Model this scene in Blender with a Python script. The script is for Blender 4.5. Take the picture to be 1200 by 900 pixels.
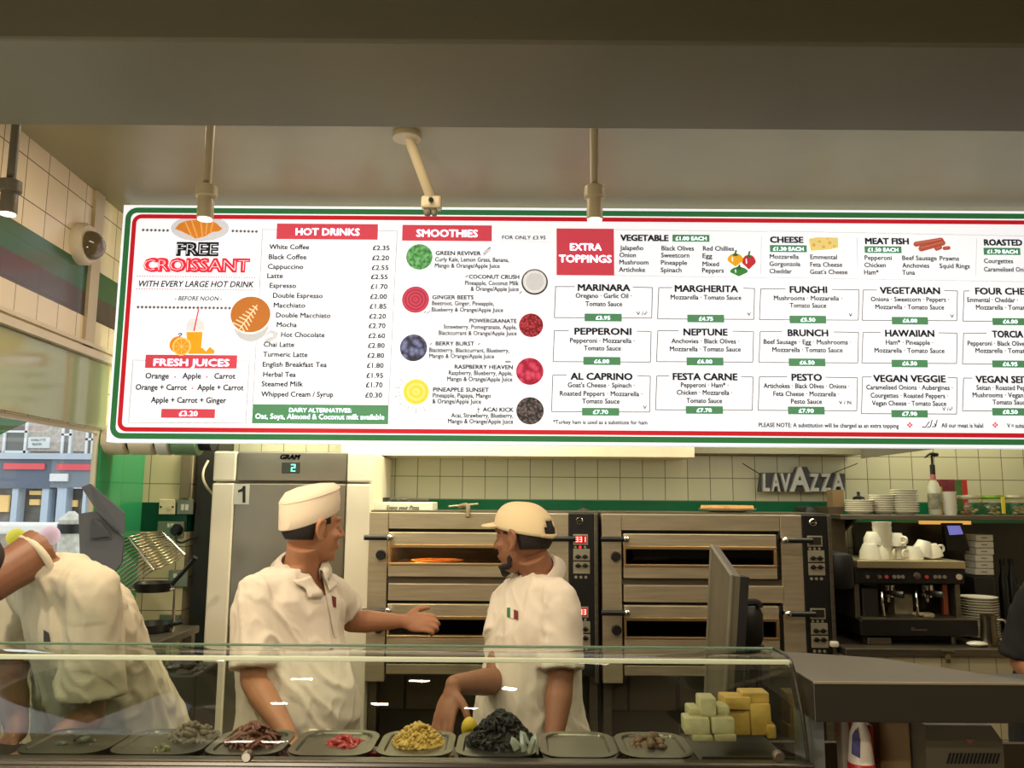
import bpy, bmesh, math, random
from mathutils import Vector, Matrix, noise
from mathutils.bvhtree import BVHTree
random.seed(7)
for o in list(bpy.data.objects): bpy.data.objects.remove(o)
SC = bpy.context.scene
COL = SC.collection
PI = math.pi
def V(*a): return Vector(a)
# ------------------------------------------------------------------ camera
F = 968.0; PITCH = math.radians(7.9); ROLL = math.radians(0.40); ZC = 1.72
cam = bpy.data.cameras.new('camera'); camo = bpy.data.objects.new('camera', cam); COL.objects.link(camo)
cam.sensor_fit = 'HORIZONTAL'; cam.sensor_width = 36; cam.lens = F / 1200 * 36; cam.clip_start = 0.05; cam.clip_end = 200
CR = Matrix.Rotation(PI / 2 + PITCH, 3, 'X') @ Matrix.Rotation(ROLL, 3, 'Z')
camo.matrix_world = Matrix.Translation((0, 0, ZC)) @ CR.to_4x4()
SC.camera = camo
def ray(px, py): return (CR @ Vector(((px - 600) / F, (450 - py) / F, -1)))
def P(px, py, d):                       # the point of that sight line at distance d into the room
    r = ray(px, py); k = d / r.y
    return Vector((r.x * k, d, ZC + r.z * k))
def PZ(px, py, z):
    r = ray(px, py); k = (z - ZC) / r.z
    return Vector((r.x * k, r.y * k, z))
# ------------------------------------------------------------------ view, world, big lights
SC.view_settings.view_transform = 'Standard'; SC.view_settings.look = 'None'
SC.view_settings.gamma = 1; SC.view_settings.use_curve_mapping = False
SC.view_settings.exposure = 0.0
W = bpy.data.worlds.new('world'); SC.world = W; W.use_nodes = True
bg = W.node_tree.nodes['Background']; bg.inputs[0].default_value = (0.92, 0.96, 1.0, 1); bg.inputs[1].default_value = 1.6
WARM = (1.0, 0.84, 0.62)
def area(name, loc, size, power, color=WARM, rot=(0, 0, 0), sy=None, spread=None):
    l = bpy.data.lights.new(name, 'AREA'); l.energy = power; l.color = color; l.size = size
    if sy: l.shape = 'RECTANGLE'; l.size_y = sy
    if spread: l.spread = spread
    o = bpy.data.objects.new(name, l); o.location = loc; o.rotation_euler = rot; COL.objects.link(o); return o
for lx, ly in ((-1.1, 0.25), (0.1, 0.25), (1.3, 0.25), (-0.8, 0.95), (0.35, 0.95), (1.5, 0.95)):
    area('customer_strip_light', (lx, ly, 2.50), 0.2, 6, WARM, (math.radians(5), 0, 0), 0.06)
area('beam_fill_light', (-1.15, -0.3, 0.35), 0.8, 28, (1.0, 0.93, 0.82), (math.radians(138), 0, math.radians(6)), 0.4)  # added low fill aimed up at the beam, standing for street daylight
area('kitchen_ceiling_light', (-0.75, 2.5, 2.93), 1.2, 10.5, WARM, (math.radians(12), 0, 0), 0.2)
area('kitchen_right_ceiling_light', (1.5, 2.5, 2.93), 1.2, 9, WARM, (math.radians(12), 0, 0), 0.2)
area('back_wall_fill', (-0.5, 3.72, 2.55), 1.4, 25, (0.97, 0.96, 0.70), (math.radians(10), 0, 0), 0.12)  # added unseen light behind the board, brightens the back tiles
area('back_wall_right_fill', (1.5, 3.85, 2.6), 1.2, 14, (0.98, 0.93, 0.64), (math.radians(10), 0, 0), 0.12)  # added unseen fill for the back tiles further right
area('shelf_wash_light', (2.15, 4.2, 2.42), 1.2, 7, (1.0, 0.95, 0.70), (math.radians(14), 0, 0), 0.08)
# ------------------------------------------------------------------ materials
def S(r, g, b):
    f = lambda c: (c / 12.92 if c <= 0.04045 else ((c + 0.055) / 1.055) ** 2.4)
    return (f(r / 255), f(g / 255), f(b / 255), 1)
MATS = {}
def mat(name, col, rough=0.5, metal=0.0, emit=0.0, var=0.0, scale=8.0, bump=0.0, bscale=40.0, spec=0.5, ecol=None, stretch=None, coat=0.0, sss=0.0):
    if name in MATS: return MATS[name]
    m = bpy.data.materials.new(name); m.use_nodes = True; nt = m.node_tree; N = nt.nodes; L = nt.links
    b = N['Principled BSDF']; b.inputs['Base Color'].default_value = col; b.inputs['Roughness'].default_value = rough
    b.inputs['Metallic'].default_value = metal; b.inputs['Specular IOR Level'].default_value = spec
    if coat: b.inputs['Coat Weight'].default_value = coat; b.inputs['Coat Roughness'].default_value = 0.08
    if sss: b.inputs['Subsurface Weight'].default_value = sss; b.inputs['Subsurface Radius'].default_value = (0.01, 0.004, 0.002)
    if emit: b.inputs['Emission Color'].default_value = ecol or col; b.inputs['Emission Strength'].default_value = emit
    if var or bump:
        tc = N.new('ShaderNodeTexCoord'); mp = N.new('ShaderNodeMapping'); L.new(tc.outputs['Object'], mp.inputs[0])
        if stretch: mp.inputs['Scale'].default_value = stretch
    if var:
        n = N.new('ShaderNodeTexNoise'); n.inputs['Scale'].default_value = scale; n.inputs['Detail'].default_value = 5
        L.new(mp.outputs[0], n.inputs[0])
        r = N.new('ShaderNodeValToRGB'); e = r.color_ramp.elements; e[0].position = 0.3; e[1].position = 0.7
        e[0].color = tuple(c * (1 - var) for c in col[:3]) + (1,); e[1].color = tuple(min(1, c * (1 + var)) for c in col[:3]) + (1,)
        L.new(n.outputs[0], r.inputs[0]); L.new(r.outputs[0], b.inputs['Base Color'])
        if metal > 0.5:
            q = N.new('ShaderNodeMapRange'); q.inputs[3].default_value = rough - 0.08; q.inputs[4].default_value = rough + 0.1
            L.new(n.outputs[0], q.inputs[0]); L.new(q.outputs[0], b.inputs['Roughness'])
    if bump:
        n2 = N.new('ShaderNodeTexNoise'); n2.inputs['Scale'].default_value = bscale; n2.inputs['Detail'].default_value = 3
        L.new(mp.outputs[0], n2.inputs[0]); bp_ = N.new('ShaderNodeBump'); bp_.inputs['Strength'].default_value = bump; bp_.inputs['Distance'].default_value = 0.01
        L.new(n2.outputs[0], bp_.inputs['Height']); L.new(bp_.outputs[0], b.inputs['Normal'])
    MATS[name] = m; return m
def glass(name, tint=(0.9, 0.95, 0.91, 1), ior=1.45, rough=0.02):
    if name in MATS: return MATS[name]
    m = bpy.data.materials.new(name); m.use_nodes = True; nt = m.node_tree; N = nt.nodes; L = nt.links; N.clear()
    out = N.new('ShaderNodeOutputMaterial'); mx = N.new('ShaderNodeMixShader'); tr = N.new('ShaderNodeBsdfTransparent'); gl = N.new('ShaderNodeBsdfGlossy'); fr = N.new('ShaderNodeFresnel')
    tr.inputs[0].default_value = tint; gl.inputs['Roughness'].default_value = rough; fr.inputs[0].default_value = ior
    ge = N.new('ShaderNodeNewGeometry'); iv = N.new('ShaderNodeMath'); iv.operation = 'SUBTRACT'; iv.inputs[0].default_value = 1; L.new(ge.outputs['Backfacing'], iv.inputs[1])
    mu = N.new('ShaderNodeMath'); mu.operation = 'MULTIPLY'; L.new(fr.outputs[0], mu.inputs[0]); L.new(iv.outputs[0], mu.inputs[1])
    L.new(mu.outputs[0], mx.inputs[0]); L.new(tr.outputs[0], mx.inputs[1]); L.new(gl.outputs[0], mx.inputs[2]); L.new(mx.outputs[0], out.inputs[0])
    MATS[name] = m; return m
def tile(name, c1, c2, mortar, size, axis='xz', off=(0, 0), rough=0.18, bands=None, msize=0.0022, height=None):
    m = bpy.data.materials.new(name); m.use_nodes = True; nt = m.node_tree; N = nt.nodes; L = nt.links
    b = N['Principled BSDF']; b.inputs['Roughness'].default_value = rough
    g = N.new('ShaderNodeNewGeometry'); s = N.new('ShaderNodeSeparateXYZ'); L.new(g.outputs['Position'], s.inputs[0])
    a1 = N.new('ShaderNodeMath'); a1.operation = 'ADD'; a1.inputs[1].default_value = off[0] + 30 * size; a2 = N.new('ShaderNodeMath'); a2.operation = 'ADD'; a2.inputs[1].default_value = off[1] + 30 * (height or size)
    L.new(s.outputs[0 if axis == 'xz' else 1], a1.inputs[0]); L.new(s.outputs[2], a2.inputs[0])
    c = N.new('ShaderNodeCombineXYZ'); L.new(a1.outputs[0], c.inputs[0]); L.new(a2.outputs[0], c.inputs[1])
    t = N.new('ShaderNodeTexBrick'); t.offset = 0; t.squash = 1; t.inputs['Scale'].default_value = 1; t.inputs['Brick Width'].default_value = size
    t.inputs['Row Height'].default_value = height or size; t.inputs['Mortar Size'].default_value = msize; t.inputs['Mortar Smooth'].default_value = 0.1; t.inputs['Bias'].default_value = 0
    t.inputs['Color1'].default_value = c1; t.inputs['Color2'].default_value = c2; t.inputs['Mortar'].default_value = mortar
    L.new(c.outputs[0], t.inputs['Vector']); last = t.outputs['Color']
    for (z0, z1, bc) in (bands or []):
        q = N.new('ShaderNodeMath'); q.operation = 'COMPARE'; q.inputs[1].default_value = (z0 + z1) / 2; q.inputs[2].default_value = (z1 - z0) / 2
        L.new(s.outputs[2], q.inputs[0]); mx = N.new('ShaderNodeMix'); mx.data_type = 'RGBA'; L.new(q.outputs[0], mx.inputs[0])
        L.new(last, mx.inputs[6]); mx.inputs[7].default_value = bc; last = mx.outputs[2]
    L.new(last, b.inputs['Base Color'])
    bp_ = N.new('ShaderNodeBump'); bp_.inputs['Strength'].default_value = 0.4; bp_.inputs['Distance'].default_value = 0.003; bp_.invert = True
    L.new(t.outputs['Fac'], bp_.inputs['Height']); L.new(bp_.outputs[0], b.inputs['Normal'])
    MATS[name] = m; return m
# ------------------------------------------------------------------ mesh builder
class MB:
    def __init__(s): s.v = []; s.f = []
    def add(s, vs, fs):
        k = len(s.v); s.v += [Vector(v) for v in vs]; s.f += [tuple(i + k for i in f) for f in fs]; return s
    def bm(s, b):
        b.verts.index_update(); s.add([v.co.copy() for v in b.verts], [[v.index for v in f.verts] for f in b.faces]); b.free(); return s
    def box(s, lo, hi, bev=0.0, rot=None, seg=2):
        lo = Vector(lo); hi = Vector(hi)
        lo, hi = Vector(map(min, lo, hi)), Vector(map(max, lo, hi))
        c = (lo + hi) / 2; d = hi - lo
        b = bmesh.new(); bmesh.ops.create_cube(b, size=1)
        for v in b.verts: v.co = Vector((v.co.x * d.x, v.co.y * d.y, v.co.z * d.z))
        if bev: bmesh.ops.bevel(b, geom=list(b.edges), offset=min(bev, min(d) * 0.45), segments=seg, affect='EDGES', profile=0.5)
        for v in b.verts: v.co = (rot @ v.co if rot else v.co) + c
        return s.bm(b)
    def hexa(s, p):                     # 8 points: 4 near face (ccw), 4 far face
        return s.add(p, [(0, 1, 2, 3), (7, 6, 5, 4), (4, 5, 1, 0), (5, 6, 2, 1), (6, 7, 3, 2), (7, 4, 0, 3)])
    def loft(s, rings, cap=True):
        n = len(rings[0]); vs = [p for r in rings for p in r]; fs = []
        for k in range(len(rings) - 1):
            for i in range(n): fs.append((k * n + i, k * n + (i + 1) % n, (k + 1) * n + (i + 1) % n, (k + 1) * n + i))
        if cap: fs += [tuple(reversed(range(n))), tuple((len(rings) - 1) * n + i for i in range(n))]
        return s.add(vs, fs)
    def tube(s, pts, rad, n=10, sm=0, cap=True, closed=False):
        pts = [Vector(p) for p in pts]
        if not isinstance(rad, (list, tuple)): rad = [rad] * len(pts)
        if sm:
            q = []; qr = []; m = len(pts)
            for i in range(m - 1):
                p0, p1, p2, p3 = pts[max(i - 1, 0)], pts[i], pts[i + 1], pts[min(i + 2, m - 1)]
                for j in range(sm):
                    t = j / sm; q.append(0.5 * ((2 * p1) + (p2 - p0) * t + (2 * p0 - 5 * p1 + 4 * p2 - p3) * t * t + (3 * p1 - p0 - 3 * p2 + p3) * t ** 3)); qr.append(rad[i] * (1 - t) + rad[i + 1] * t)
            pts = q + [pts[-1]]; rad = qr + [rad[-1]]
        t0 = (pts[1] - pts[0]).normalized(); u = t0.orthogonal().normalized(); rings = []
        for i, p in enumerate(pts):
            t = (pts[min(i + 1, len(pts) - 1)] - pts[max(i - 1, 0)]).normalized()
            u = (u - t * u.dot(t)).normalized(); w = t.cross(u)
            rings.append([p + (u * math.cos(2 * PI * k / n) + w * math.sin(2 * PI * k / n)) * rad[i] for k in range(n)])
        if closed: rings.append(rings[0]); cap = False
        return s.loft(rings, cap)
    def cyl(s, a, b, r0, r1=None, n=20): return s.tube([a, b], [r0, r0 if r1 is None else r1], n)
    def lathe(s, prof, c, ax=(0, 0, 1), n=24):       # prof: (r, h) list
        ax = Vector(ax).normalized(); u = ax.orthogonal().normalized(); w = ax.cross(u); c = Vector(c)
        return s.loft([[c + ax * h + (u * math.cos(2 * PI * k / n) + w * math.sin(2 * PI * k / n)) * max(r, 1e-4) for k in range(n)] for r, h in prof])
    def ell(s, c, ax, r, n=14, m=9):     # ellipsoid; ax: three axis vectors
        c = Vector(c); rings = []
        for j in range(m):
            t = -PI / 2 + PI * (j + 0.5) / m * 0.998
            rings.append([c + ax[0] * (r[0] * math.cos(t) * math.cos(2 * PI * k / n)) + ax[1] * (r[1] * math.cos(t) * math.sin(2 * PI * k / n)) + ax[2] * (r[2] * math.sin(t)) for k in range(n)])
        return s.loft(rings)
    def sph(s, c, r, n=12, m=7):
        r = r if isinstance(r, (tuple, list)) else (r, r, r)
        return s.ell(c, (V(1, 0, 0), V(0, 1, 0), V(0, 0, 1)), r, n, m)
    def prism(s, poly, ext):             # poly: 3D points of a planar polygon, ext: extrusion vector
        n = len(poly); ext = Vector(ext); poly = [Vector(p) for p in poly]
        return s.add(poly + [p + ext for p in poly], [tuple(range(n)), tuple(reversed(range(n, 2 * n)))] + [(i + n, (i + 1) % n + n, (i + 1) % n, i) for i in range(n)])
    def build(s, name, m, parent=None, smooth=False, angle=35, fix=True, solid=0):
        wl = wloc(parent) if parent else None
        if not parent:
            xs = [v.x for v in s.v]; ys = [v.y for v in s.v]; wl = V((min(xs) + max(xs)) / 2, (min(ys) + max(ys)) / 2, min(v.z for v in s.v))
        me = bpy.data.meshes.new(name); me.from_pydata([v - wl for v in s.v], [], s.f); me.update()
        if fix:
            b = bmesh.new(); b.from_mesh(me); bmesh.ops.recalc_face_normals(b, faces=b.faces); b.to_mesh(me); b.free()
        if smooth:
            me.polygons.foreach_set('use_smooth', [True] * len(me.polygons)); me.set_sharp_from_angle(angle=math.radians(angle))
        me.materials.append(m)
        o = bpy.data.objects.new(name, me); COL.objects.link(o)
        if parent: o.parent = parent
        else: o.location = wl
        if solid:
            md = o.modifiers.new('thickness', 'SOLIDIFY'); md.thickness = solid; md.offset = 0
        return o
def wloc(o):
    r = Vector((0, 0, 0))
    while o: r += o.location; o = o.parent
    return r
def thing(name, label, cat, loc, group=None):
    o = bpy.data.objects.new(name, None); COL.objects.link(o); o.location = loc; o.empty_display_size = 0.05
    return tag(o, label, cat, group)
def tag(o, label=None, cat=None, group=None, kind=None):
    if label: o['label'] = label
    if cat: o['category'] = cat
    if group: o['group'] = group
    if kind: o['kind'] = kind
    return o
def struct(o): o['kind'] = 'structure'; return o
def copy_tree(o, parent=None):
    c = o.copy(); COL.objects.link(c); c.parent = parent
    for ch in list(o.children): copy_tree(ch, c)
    return c
def pbox(mb, x0, y0, x1, y1, d, dep, bev=0.0):       # box whose front face spans that picture rectangle at distance d
    a = P(x0, (y0 + y1) / 2, d).x; b = P(x1, (y0 + y1) / 2, d).x; xm = (x0 + x1) / 2
    z1 = P(xm, y0, d).z; z0 = P(xm, y1, d).z
    return mb.box((a, d, z0), (b, d + dep, z1), bev)
def ppoly(mb, pts, d, dep): return mb.prism([P(x, y, d) for x, y in pts], (0, dep, 0))
# text: flat glyph outlines of the built-in font
_tc = {}
def glyphs(s, weight=0.0, shear=0.0, extrude=0.0, res=2):
    k = (s, weight, shear, extrude)
    if k in _tc: return _tc[k]
    c = bpy.data.curves.new('text', 'FONT'); c.body = s; c.size = 1; c.offset = weight; c.shear = shear; c.extrude = extrude; c.resolution_u = res
    o = bpy.data.objects.new('text', c); COL.objects.link(o); dg = bpy.context.evaluated_depsgraph_get(); dg.update()
    me = bpy.data.meshes.new_from_object(o.evaluated_get(dg))
    r = ([v.co.copy() for v in me.vertices], [tuple(p.vertices) for p in me.polygons])
    bpy.data.objects.remove(o); bpy.data.meshes.remove(me); bpy.data.curves.remove(c)
    _tc[k] = r; return r
CAP = max(v.y for v in glyphs('H')[0])
def put_text(mb, s, o, ux, uy, width, cap, weight=0.0, shear=0.0, align='l', extrude=0.0, nrm=None):
    vs, fs = glyphs(s, weight if extrude or weight < 0 else 0.0, shear, extrude / max(cap / CAP, 1e-6) if extrude else 0.0)
    if not vs: return
    x0 = min(v.x for v in vs); x1 = max(v.x for v in vs); sy = cap / CAP; sx = width / (x1 - x0 + 2 * max(weight, 0)) if width else sy
    if extrude: weight = 0
    w = (x1 - x0) * sx; sh = {'l': 0, 'c': -w / 2, 'r': -w}[align]
    n = nrm or ux.cross(uy); e = weight * sy
    for qx, qy in (((-1, -.7), (-1, .7), (1, -.7), (1, .7)) + (((0, 0), (-1, 0), (1, 0), (0, .8), (0, -.8), (-.5, .8), (.5, .8), (-.5, -.8), (.5, -.8)) if weight > .05 else ()) if weight > 0 else ((0, 0),)):
        mb.add([o + ux * ((v.x - x0) * sx + sh + e * (1 + qx)) + uy * (v.y * sy + e * qy) + n * (v.z * sy) for v in vs], fs)
# ------------------------------------------------------------------ shared materials
M_STEEL = mat('brushed_steel', S(194, 179, 150), 0.36, 0.6, var=0.12, scale=5, stretch=(1, 1, 14))
M_STEELD = mat('dull_steel', S(120, 112, 98), 0.4, 0.85, var=0.15, scale=6, stretch=(1, 1, 10))
M_BLACK = mat('black_plastic', S(22, 21, 20), 0.4)
M_DARK = mat('dark_recess', S(18, 16, 14), 0.7)
M_CREAM = mat('cream_paint', S(214, 200, 170), 0.45, var=0.05)
M_WHITE = mat('white_ceramic', S(226, 220, 200), 0.2)
M_CHROME = mat('chrome', S(210, 205, 195), 0.12, 1.0)
M_GLASS = glass('clear_glass')
# ================================================================== SETTING
def wx(d): return -1.76 + (3.45 - d) * 0.05          # the left wall runs very slightly out of square
def LW(mb, d0, d1, z0, z1, out=0.0, thick=0.03):     # a slab of the left wall
    a, b = wx(d0) + out, wx(d1) + out
    mb.hexa([(a, d0, z0), (b, d1, z0), (b, d1, z1), (a, d0, z1), (a - thick, d0, z0), (b - thick, d1, z0), (b - thick, d1, z1), (a - thick, d0, z1)])
CEIL = 2.985
T_LEFT = tile('left_wall_tiles', S(238, 220, 184), S(230, 212, 176), S(120, 104, 78), 0.15, 'yz', (0.05, 0.09), 0.25,
              [(2.55, 2.662, S(44, 92, 58)), (2.448, 2.55, S(74, 60, 54))])
T_BACK = tile('back_wall_tiles', S(206, 203, 170), S(200, 197, 164), S(120, 120, 96), 0.1205, 'xz', (0.02, -1.715 + 0.1205 * 20), 0.15,
              [(1.597, 1.713, S(22, 104, 66))])
T_BACKLOW = tile('switch_wall_tiles', S(214, 194, 156), S(208, 188, 150), S(120, 104, 78), 0.15, 'xz', (0.11, 0.02), 0.25, [(1.55, 1.69, S(16, 70, 48))])
T_GREEN = tile('green_pillar_tiles', S(56, 160, 104), S(54, 152, 100), S(50, 138, 92), 0.3, 'yz', (0.1, 0.02), 0.12)
T_COUNTER = tile('counter_front_tiles', S(206, 198, 166), S(200, 192, 160), S(140, 134, 108), 0.12, 'xz', (0.03, 0.02), 0.2)
mb = MB()
LW(mb, -3, 4.6, 2.0, CEIL); LW(mb, -3, 3.56, 0, 1.15); LW(mb, -3, 0.9, 1.15, 2.0)
struct(mb.build('wall_left', T_LEFT))
mb = MB(); LW(mb, 3.56, 4.6, 0, 2.0); struct(mb.build('trim_1', T_GREEN))
mb = MB(); LW(mb, -3, 4.05, 2.285, 2.315, 0.035, 0.035); LW(mb, -3, 4.05, 2.33, 2.345, 0.02, 0.02); struct(mb.build('trim_2', M_CREAM))
mb = MB(); LW(mb, -3, 3.56, 2.005, 2.28, 0.012, 0.012); struct(mb.build('trim_3', mat('glossy_cream_panel', S(158, 166, 124), 0.14, var=0.06, scale=2)))
# window in the left wall
w = struct(bpy.data.objects.new('window_1', None)); COL.objects.link(w); w.location = (wx(2.2), 2.2, 1.15)
mb = MB(); LW(mb, 0.9, 3.56, 1.15, 1.19, 0.06, 0.18); mb.build('window_sill', M_CREAM, w)
mb = MB(); LW(mb, 0.9, 3.56, 1.985, 2.0, -0.01, 0.02); LW(mb, 3.54, 3.555, 1.19, 1.985, -0.01, 0.02); LW(mb, 0.9, 0.94, 1.19, 1.985, -0.01, 0.02); mb.build('window_frame', M_CREAM, w)
mb = MB(); LW(mb, 0.94, 3.54, 1.19, 1.985, -0.018, 0.004); mb.build('window_pane', glass('window_glass', (0.97, 0.98, 0.97, 1)), w)
# back wall, the short wall with the sockets, right and rear walls, floor, ceiling
mb = MB(); mb.box((-1.79, 4.45, 0), (3.3, 4.55, CEIL)); struct(mb.build('wall_back', T_BACK))
SWX1 = P(217, 640, 4.05).x
mb = MB(); mb.box((-1.795, 4.05, 0), (SWX1, 4.6, CEIL)); struct(mb.build('wall_back', T_BACKLOW))
mb = MB(); mb.box((3.2, -3, 0), (3.3, 4.55, CEIL)); struct(mb.build('wall_right', M_CREAM))
mb = MB(); mb.box((-1.7, -3.1, 0), (3.3, -3, CEIL)); struct(mb.build('wall_rear', M_CREAM))  # added unseen wall, shuts outside light out of the open street side
mb = MB(); mb.box((-2.0, -3.1, -0.1), (3.3, 4.6, 0)); struct(mb.build('floor', mat('floor_tiles', S(96, 84, 70), 0.5, var=0.15)))
mb = MB(); mb.box((-2.0, -3.1, CEIL), (3.3, 4.6, CEIL + 0.1)); struct(mb.build('ceiling', mat('ceiling_panel', S(142, 136, 100), 0.42, 0.15, var=0.12, scale=1.6)))
# beam above the counter
B0 = PZ(600, 50, 2.55).y; B1 = PZ(600, 151, 2.55).y
mb = MB(); mb.box((-2.0, B0, 2.55), (3.3, B1, CEIL), 0.006)
M_BEAM = mat('beam_paint', S(106, 102, 82), 0.36, 0.1, var=0.05, scale=3, bump=0.05, bscale=160)
struct(mb.build('trim_4', M_BEAM))
# soffits over the back wall
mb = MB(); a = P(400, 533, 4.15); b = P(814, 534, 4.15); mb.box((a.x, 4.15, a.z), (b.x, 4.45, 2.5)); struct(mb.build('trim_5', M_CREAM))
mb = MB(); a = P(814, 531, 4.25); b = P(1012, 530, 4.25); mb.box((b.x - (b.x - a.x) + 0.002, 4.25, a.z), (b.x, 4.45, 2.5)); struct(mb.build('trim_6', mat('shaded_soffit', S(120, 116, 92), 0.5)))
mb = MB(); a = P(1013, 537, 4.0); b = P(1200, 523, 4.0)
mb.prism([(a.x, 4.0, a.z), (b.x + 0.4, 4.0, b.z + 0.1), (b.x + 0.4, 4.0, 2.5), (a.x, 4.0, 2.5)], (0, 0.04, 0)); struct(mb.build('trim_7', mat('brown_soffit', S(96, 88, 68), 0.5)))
# plain dark panel standing in for the dark mirror under the right shelf
mb = MB(); a = P(1000, 612, 4.43); b = P(1200, 770, 4.43); mb.box((a.x, 4.42, b.z), (3.19, 4.449, a.z)); struct(mb.build('trim_8', mat('dark_mirror_panel', S(46, 42, 34), 0.25)))
# ================================================================== STREET OUTSIDE
mb = MB(); mb.box((-60, -20, -0.3), (-1.95, 60, -0.2)); struct(mb.build('trim_9', mat('pavement', S(190, 186, 178), 0.8, var=0.1, scale=1.0)))
D = 26.0
bl = thing('building', 'grey brick corner building across the street with sash windows and shops', 'building', P(60, 584, D) * 1.0 - V(0, 0, ZC + 0.2))
mb = MB(); a = P(-140, 300, D); b = P(240, 530, D); mb.box((a.x, D, b.z), (b.x, D + 4, a.z + 6)); mb.build('brick_wall', mat('brick_far', S(186, 178, 170), 0.9, var=0.22, scale=9), bl)
M_SASH = mat('sash_white', S(226, 230, 232), 0.5); M_PANE = mat('far_pane', S(112, 112, 108), 0.1)
for (x0, y0, x1, y1) in ((4, 480, 32, 531), (72, 482, 84, 536), (100, 492, 110, 537), (-60, 480, -30, 531)):
    f = MB(); 
    for q in ((x0, y0, x0 + 3, y1), (x1 - 3, y0, x1, y1), (x0, y1 - 3, x1, y1), (x0, (y0 + y1) / 2 - 1, x1, (y0 + y1) / 2 + 1.5), (x0 - 3, y1, x1 + 3, y1 + 3), (x0, y0 - 2, x1, y0 + 2)): pbox(f, *q, D - 0.08, 0.2)
    wo = f.build('sash_window', M_SASH, bl)
    f = MB(); pbox(f, x0 + 3, y0, x1 - 3, y1 - 2, D - 0.02, 0.05); f.build('pane', M_PANE, wo)
f = MB(); pbox(f, 33, 512, 58, 525, D - 0.08, 0.07); ns = f.build('street_name_plate', mat('plate_white', S(214, 222, 222), 0.5), bl)
f = MB()
for i, (a_, b_, yy) in enumerate(((36, 55, 517.0), (38, 50, 522.0))): 
    o_ = P(a_, yy, D - 0.085); put_text(f, ('CHARLOTTE', 'PLACE W1')[i], o_, V(1, 0, 0), V(0, 0, 1), P(b_, yy, D).x - o_.x, 0.075, 0.01)
f.build('plate_lettering', mat('plate_green_ink', S(120, 160, 150), 0.6), ns)
f = MB(); pbox(f, -140, 531, 240, 538, D - 0.35, 0.5); f.build('cornice', mat('cornice_blue', S(186, 198, 214), 0.6), bl)
f = MB(); pbox(f, -140, 538, 60, 572, D - 0.2, 0.4); f.build('shop_fascia', mat('fascia_navy', S(98, 110, 130), 0.5), bl)
f = MB(); pbox(f, 60, 538, 240, 572, D - 0.2, 0.4); f.build('shop_fascia', mat('fascia_grey', S(128, 140, 152), 0.5), bl)
M_REDSIGN = mat('red_sign', S(232, 92, 104), 0.5)
for q in ((4, 543, 52, 550), (66, 544, 128, 551)): f = MB(); pbox(f, *q, D - 0.28, 0.06); f.build('red_sign_strip', M_REDSIGN, bl)
f = MB(); pbox(f, 58, 555, 79, 564, D - 0.3, 0.08); f.build('projecting_sign', mat('sign_white', S(236, 238, 238), 0.5), bl)
f = MB(); pbox(f, -140, 572, 240, 625, D + 0.4, 0.2); f.build('shop_interior', mat('shop_dark', S(124, 120, 114), 0.4, var=0.45, scale=2.2), bl)
for q in ((13, 570, 20, 614), (48, 570, 56, 614), (66, 566, 77, 614), (96, 572, 100, 614)): f = MB(); pbox(f, *q, D - 0.15, 0.4); f.build('shop_pilaster', mat('pilaster_blue', S(192, 208, 224), 0.6), bl)
for q in ((34, 575, 48, 580), (34, 585, 46, 592), (-20, 580, 10, 600), (80, 586, 90, 594)): f = MB(); pbox(f, *q, D + 0.25, 0.1, 0.02); f.build('lit_display', mat('shop_glow', S(236, 200, 130), 0.5, emit=0.4), bl)
# the near pavement: parapet, bollard, coloured goods, awning
f = MB(); pbox(f, -160, 613, 92, 626, 9.0, 0.5, 0.03); tag(f.build('low_wall', mat('white_stone', S(236, 234, 228), 0.6, var=0.05)), 'long low white wall running along the sunlit pavement outside', 'wall')
f = MB(); a = P(-160, 626, 9.02); b = P(92, 626, 9.02); f.box((a.x, 9.03, -0.2), (b.x, 9.47, b.z)); f.build('wall_base', mat('stone_grey', S(168, 156, 142), 0.8, var=0.2, scale=14), COL.objects['low_wall'])
bo = thing('bollard', 'white street bollard with a black band seen beside grey folded card', 'bollard', V(P(81, 640, 6.0).x, 6.0, -0.2))
bx, by = bo.location.x, 6.0
z = lambda y: P(81, y, 6.0).z
f = MB(); f.lathe([(0.075, -0.2), (0.075, z(627)), (0.08, z(626)), (0.08, z(611)), (0.085, z(609)), (0.02, z(599))], (bx, by, 0)); f.build('post', mat('bollard_white', S(206, 204, 192), 0.7, var=0.2, scale=30), bo, True)
f = MB(); f.lathe([(0.086, z(625)), (0.086, z(614))], (bx, by, 0)); f.build('band', M_BLACK, bo, True)
def outdoor_ball(name, px, py, r, col, label, cat):
    p = P(px, py, 5.0); f = MB(); f.sph(p, r, 16, 10); o = f.build(name, col, None, True); 
    g = MB(); g.cyl((p.x, p.y, -0.2), (p.x, p.y, p.z - r * 0.8), 0.02); g.build('stem', M_DARK, o); return tag(o, label, cat)
outdoor_ball('round_sign', 19, 630, 0.055, mat('yellow_sign', S(226, 206, 50), 0.5), 'round yellow sign on a thin post outside the window', 'sign')
outdoor_ball('pink_ball', 58, 628, 0.06, mat('pink_balloon', S(238, 190, 196), 0.35), 'pale pink rounded shape on a thin post outside the window', 'ball')
aw = thing('awning', 'green canvas awning sloping out over the street window', 'awning', (wx(2.4) - 0.05, 2.4, 2.03))
f = MB(); f.prism([(wx(1.2) - 0.045, 1.2, 2.06), (wx(3.2) - 0.045, 3.2, 2.045), (wx(3.2) - 0.95, 3.2, 1.60), (wx(1.2) - 0.95, 1.2, 1.60)], (0, 0, 0.012)); f.build('canopy', mat('awning_green', S(70, 160, 104), 0.8), aw)
f = MB(); f.cyl((wx(1.2) - 0.95, 1.2, 1.6), (wx(3.2) - 0.95, 3.2, 1.6), 0.015); f.build('front_bar', M_CHROME, aw)
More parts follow.
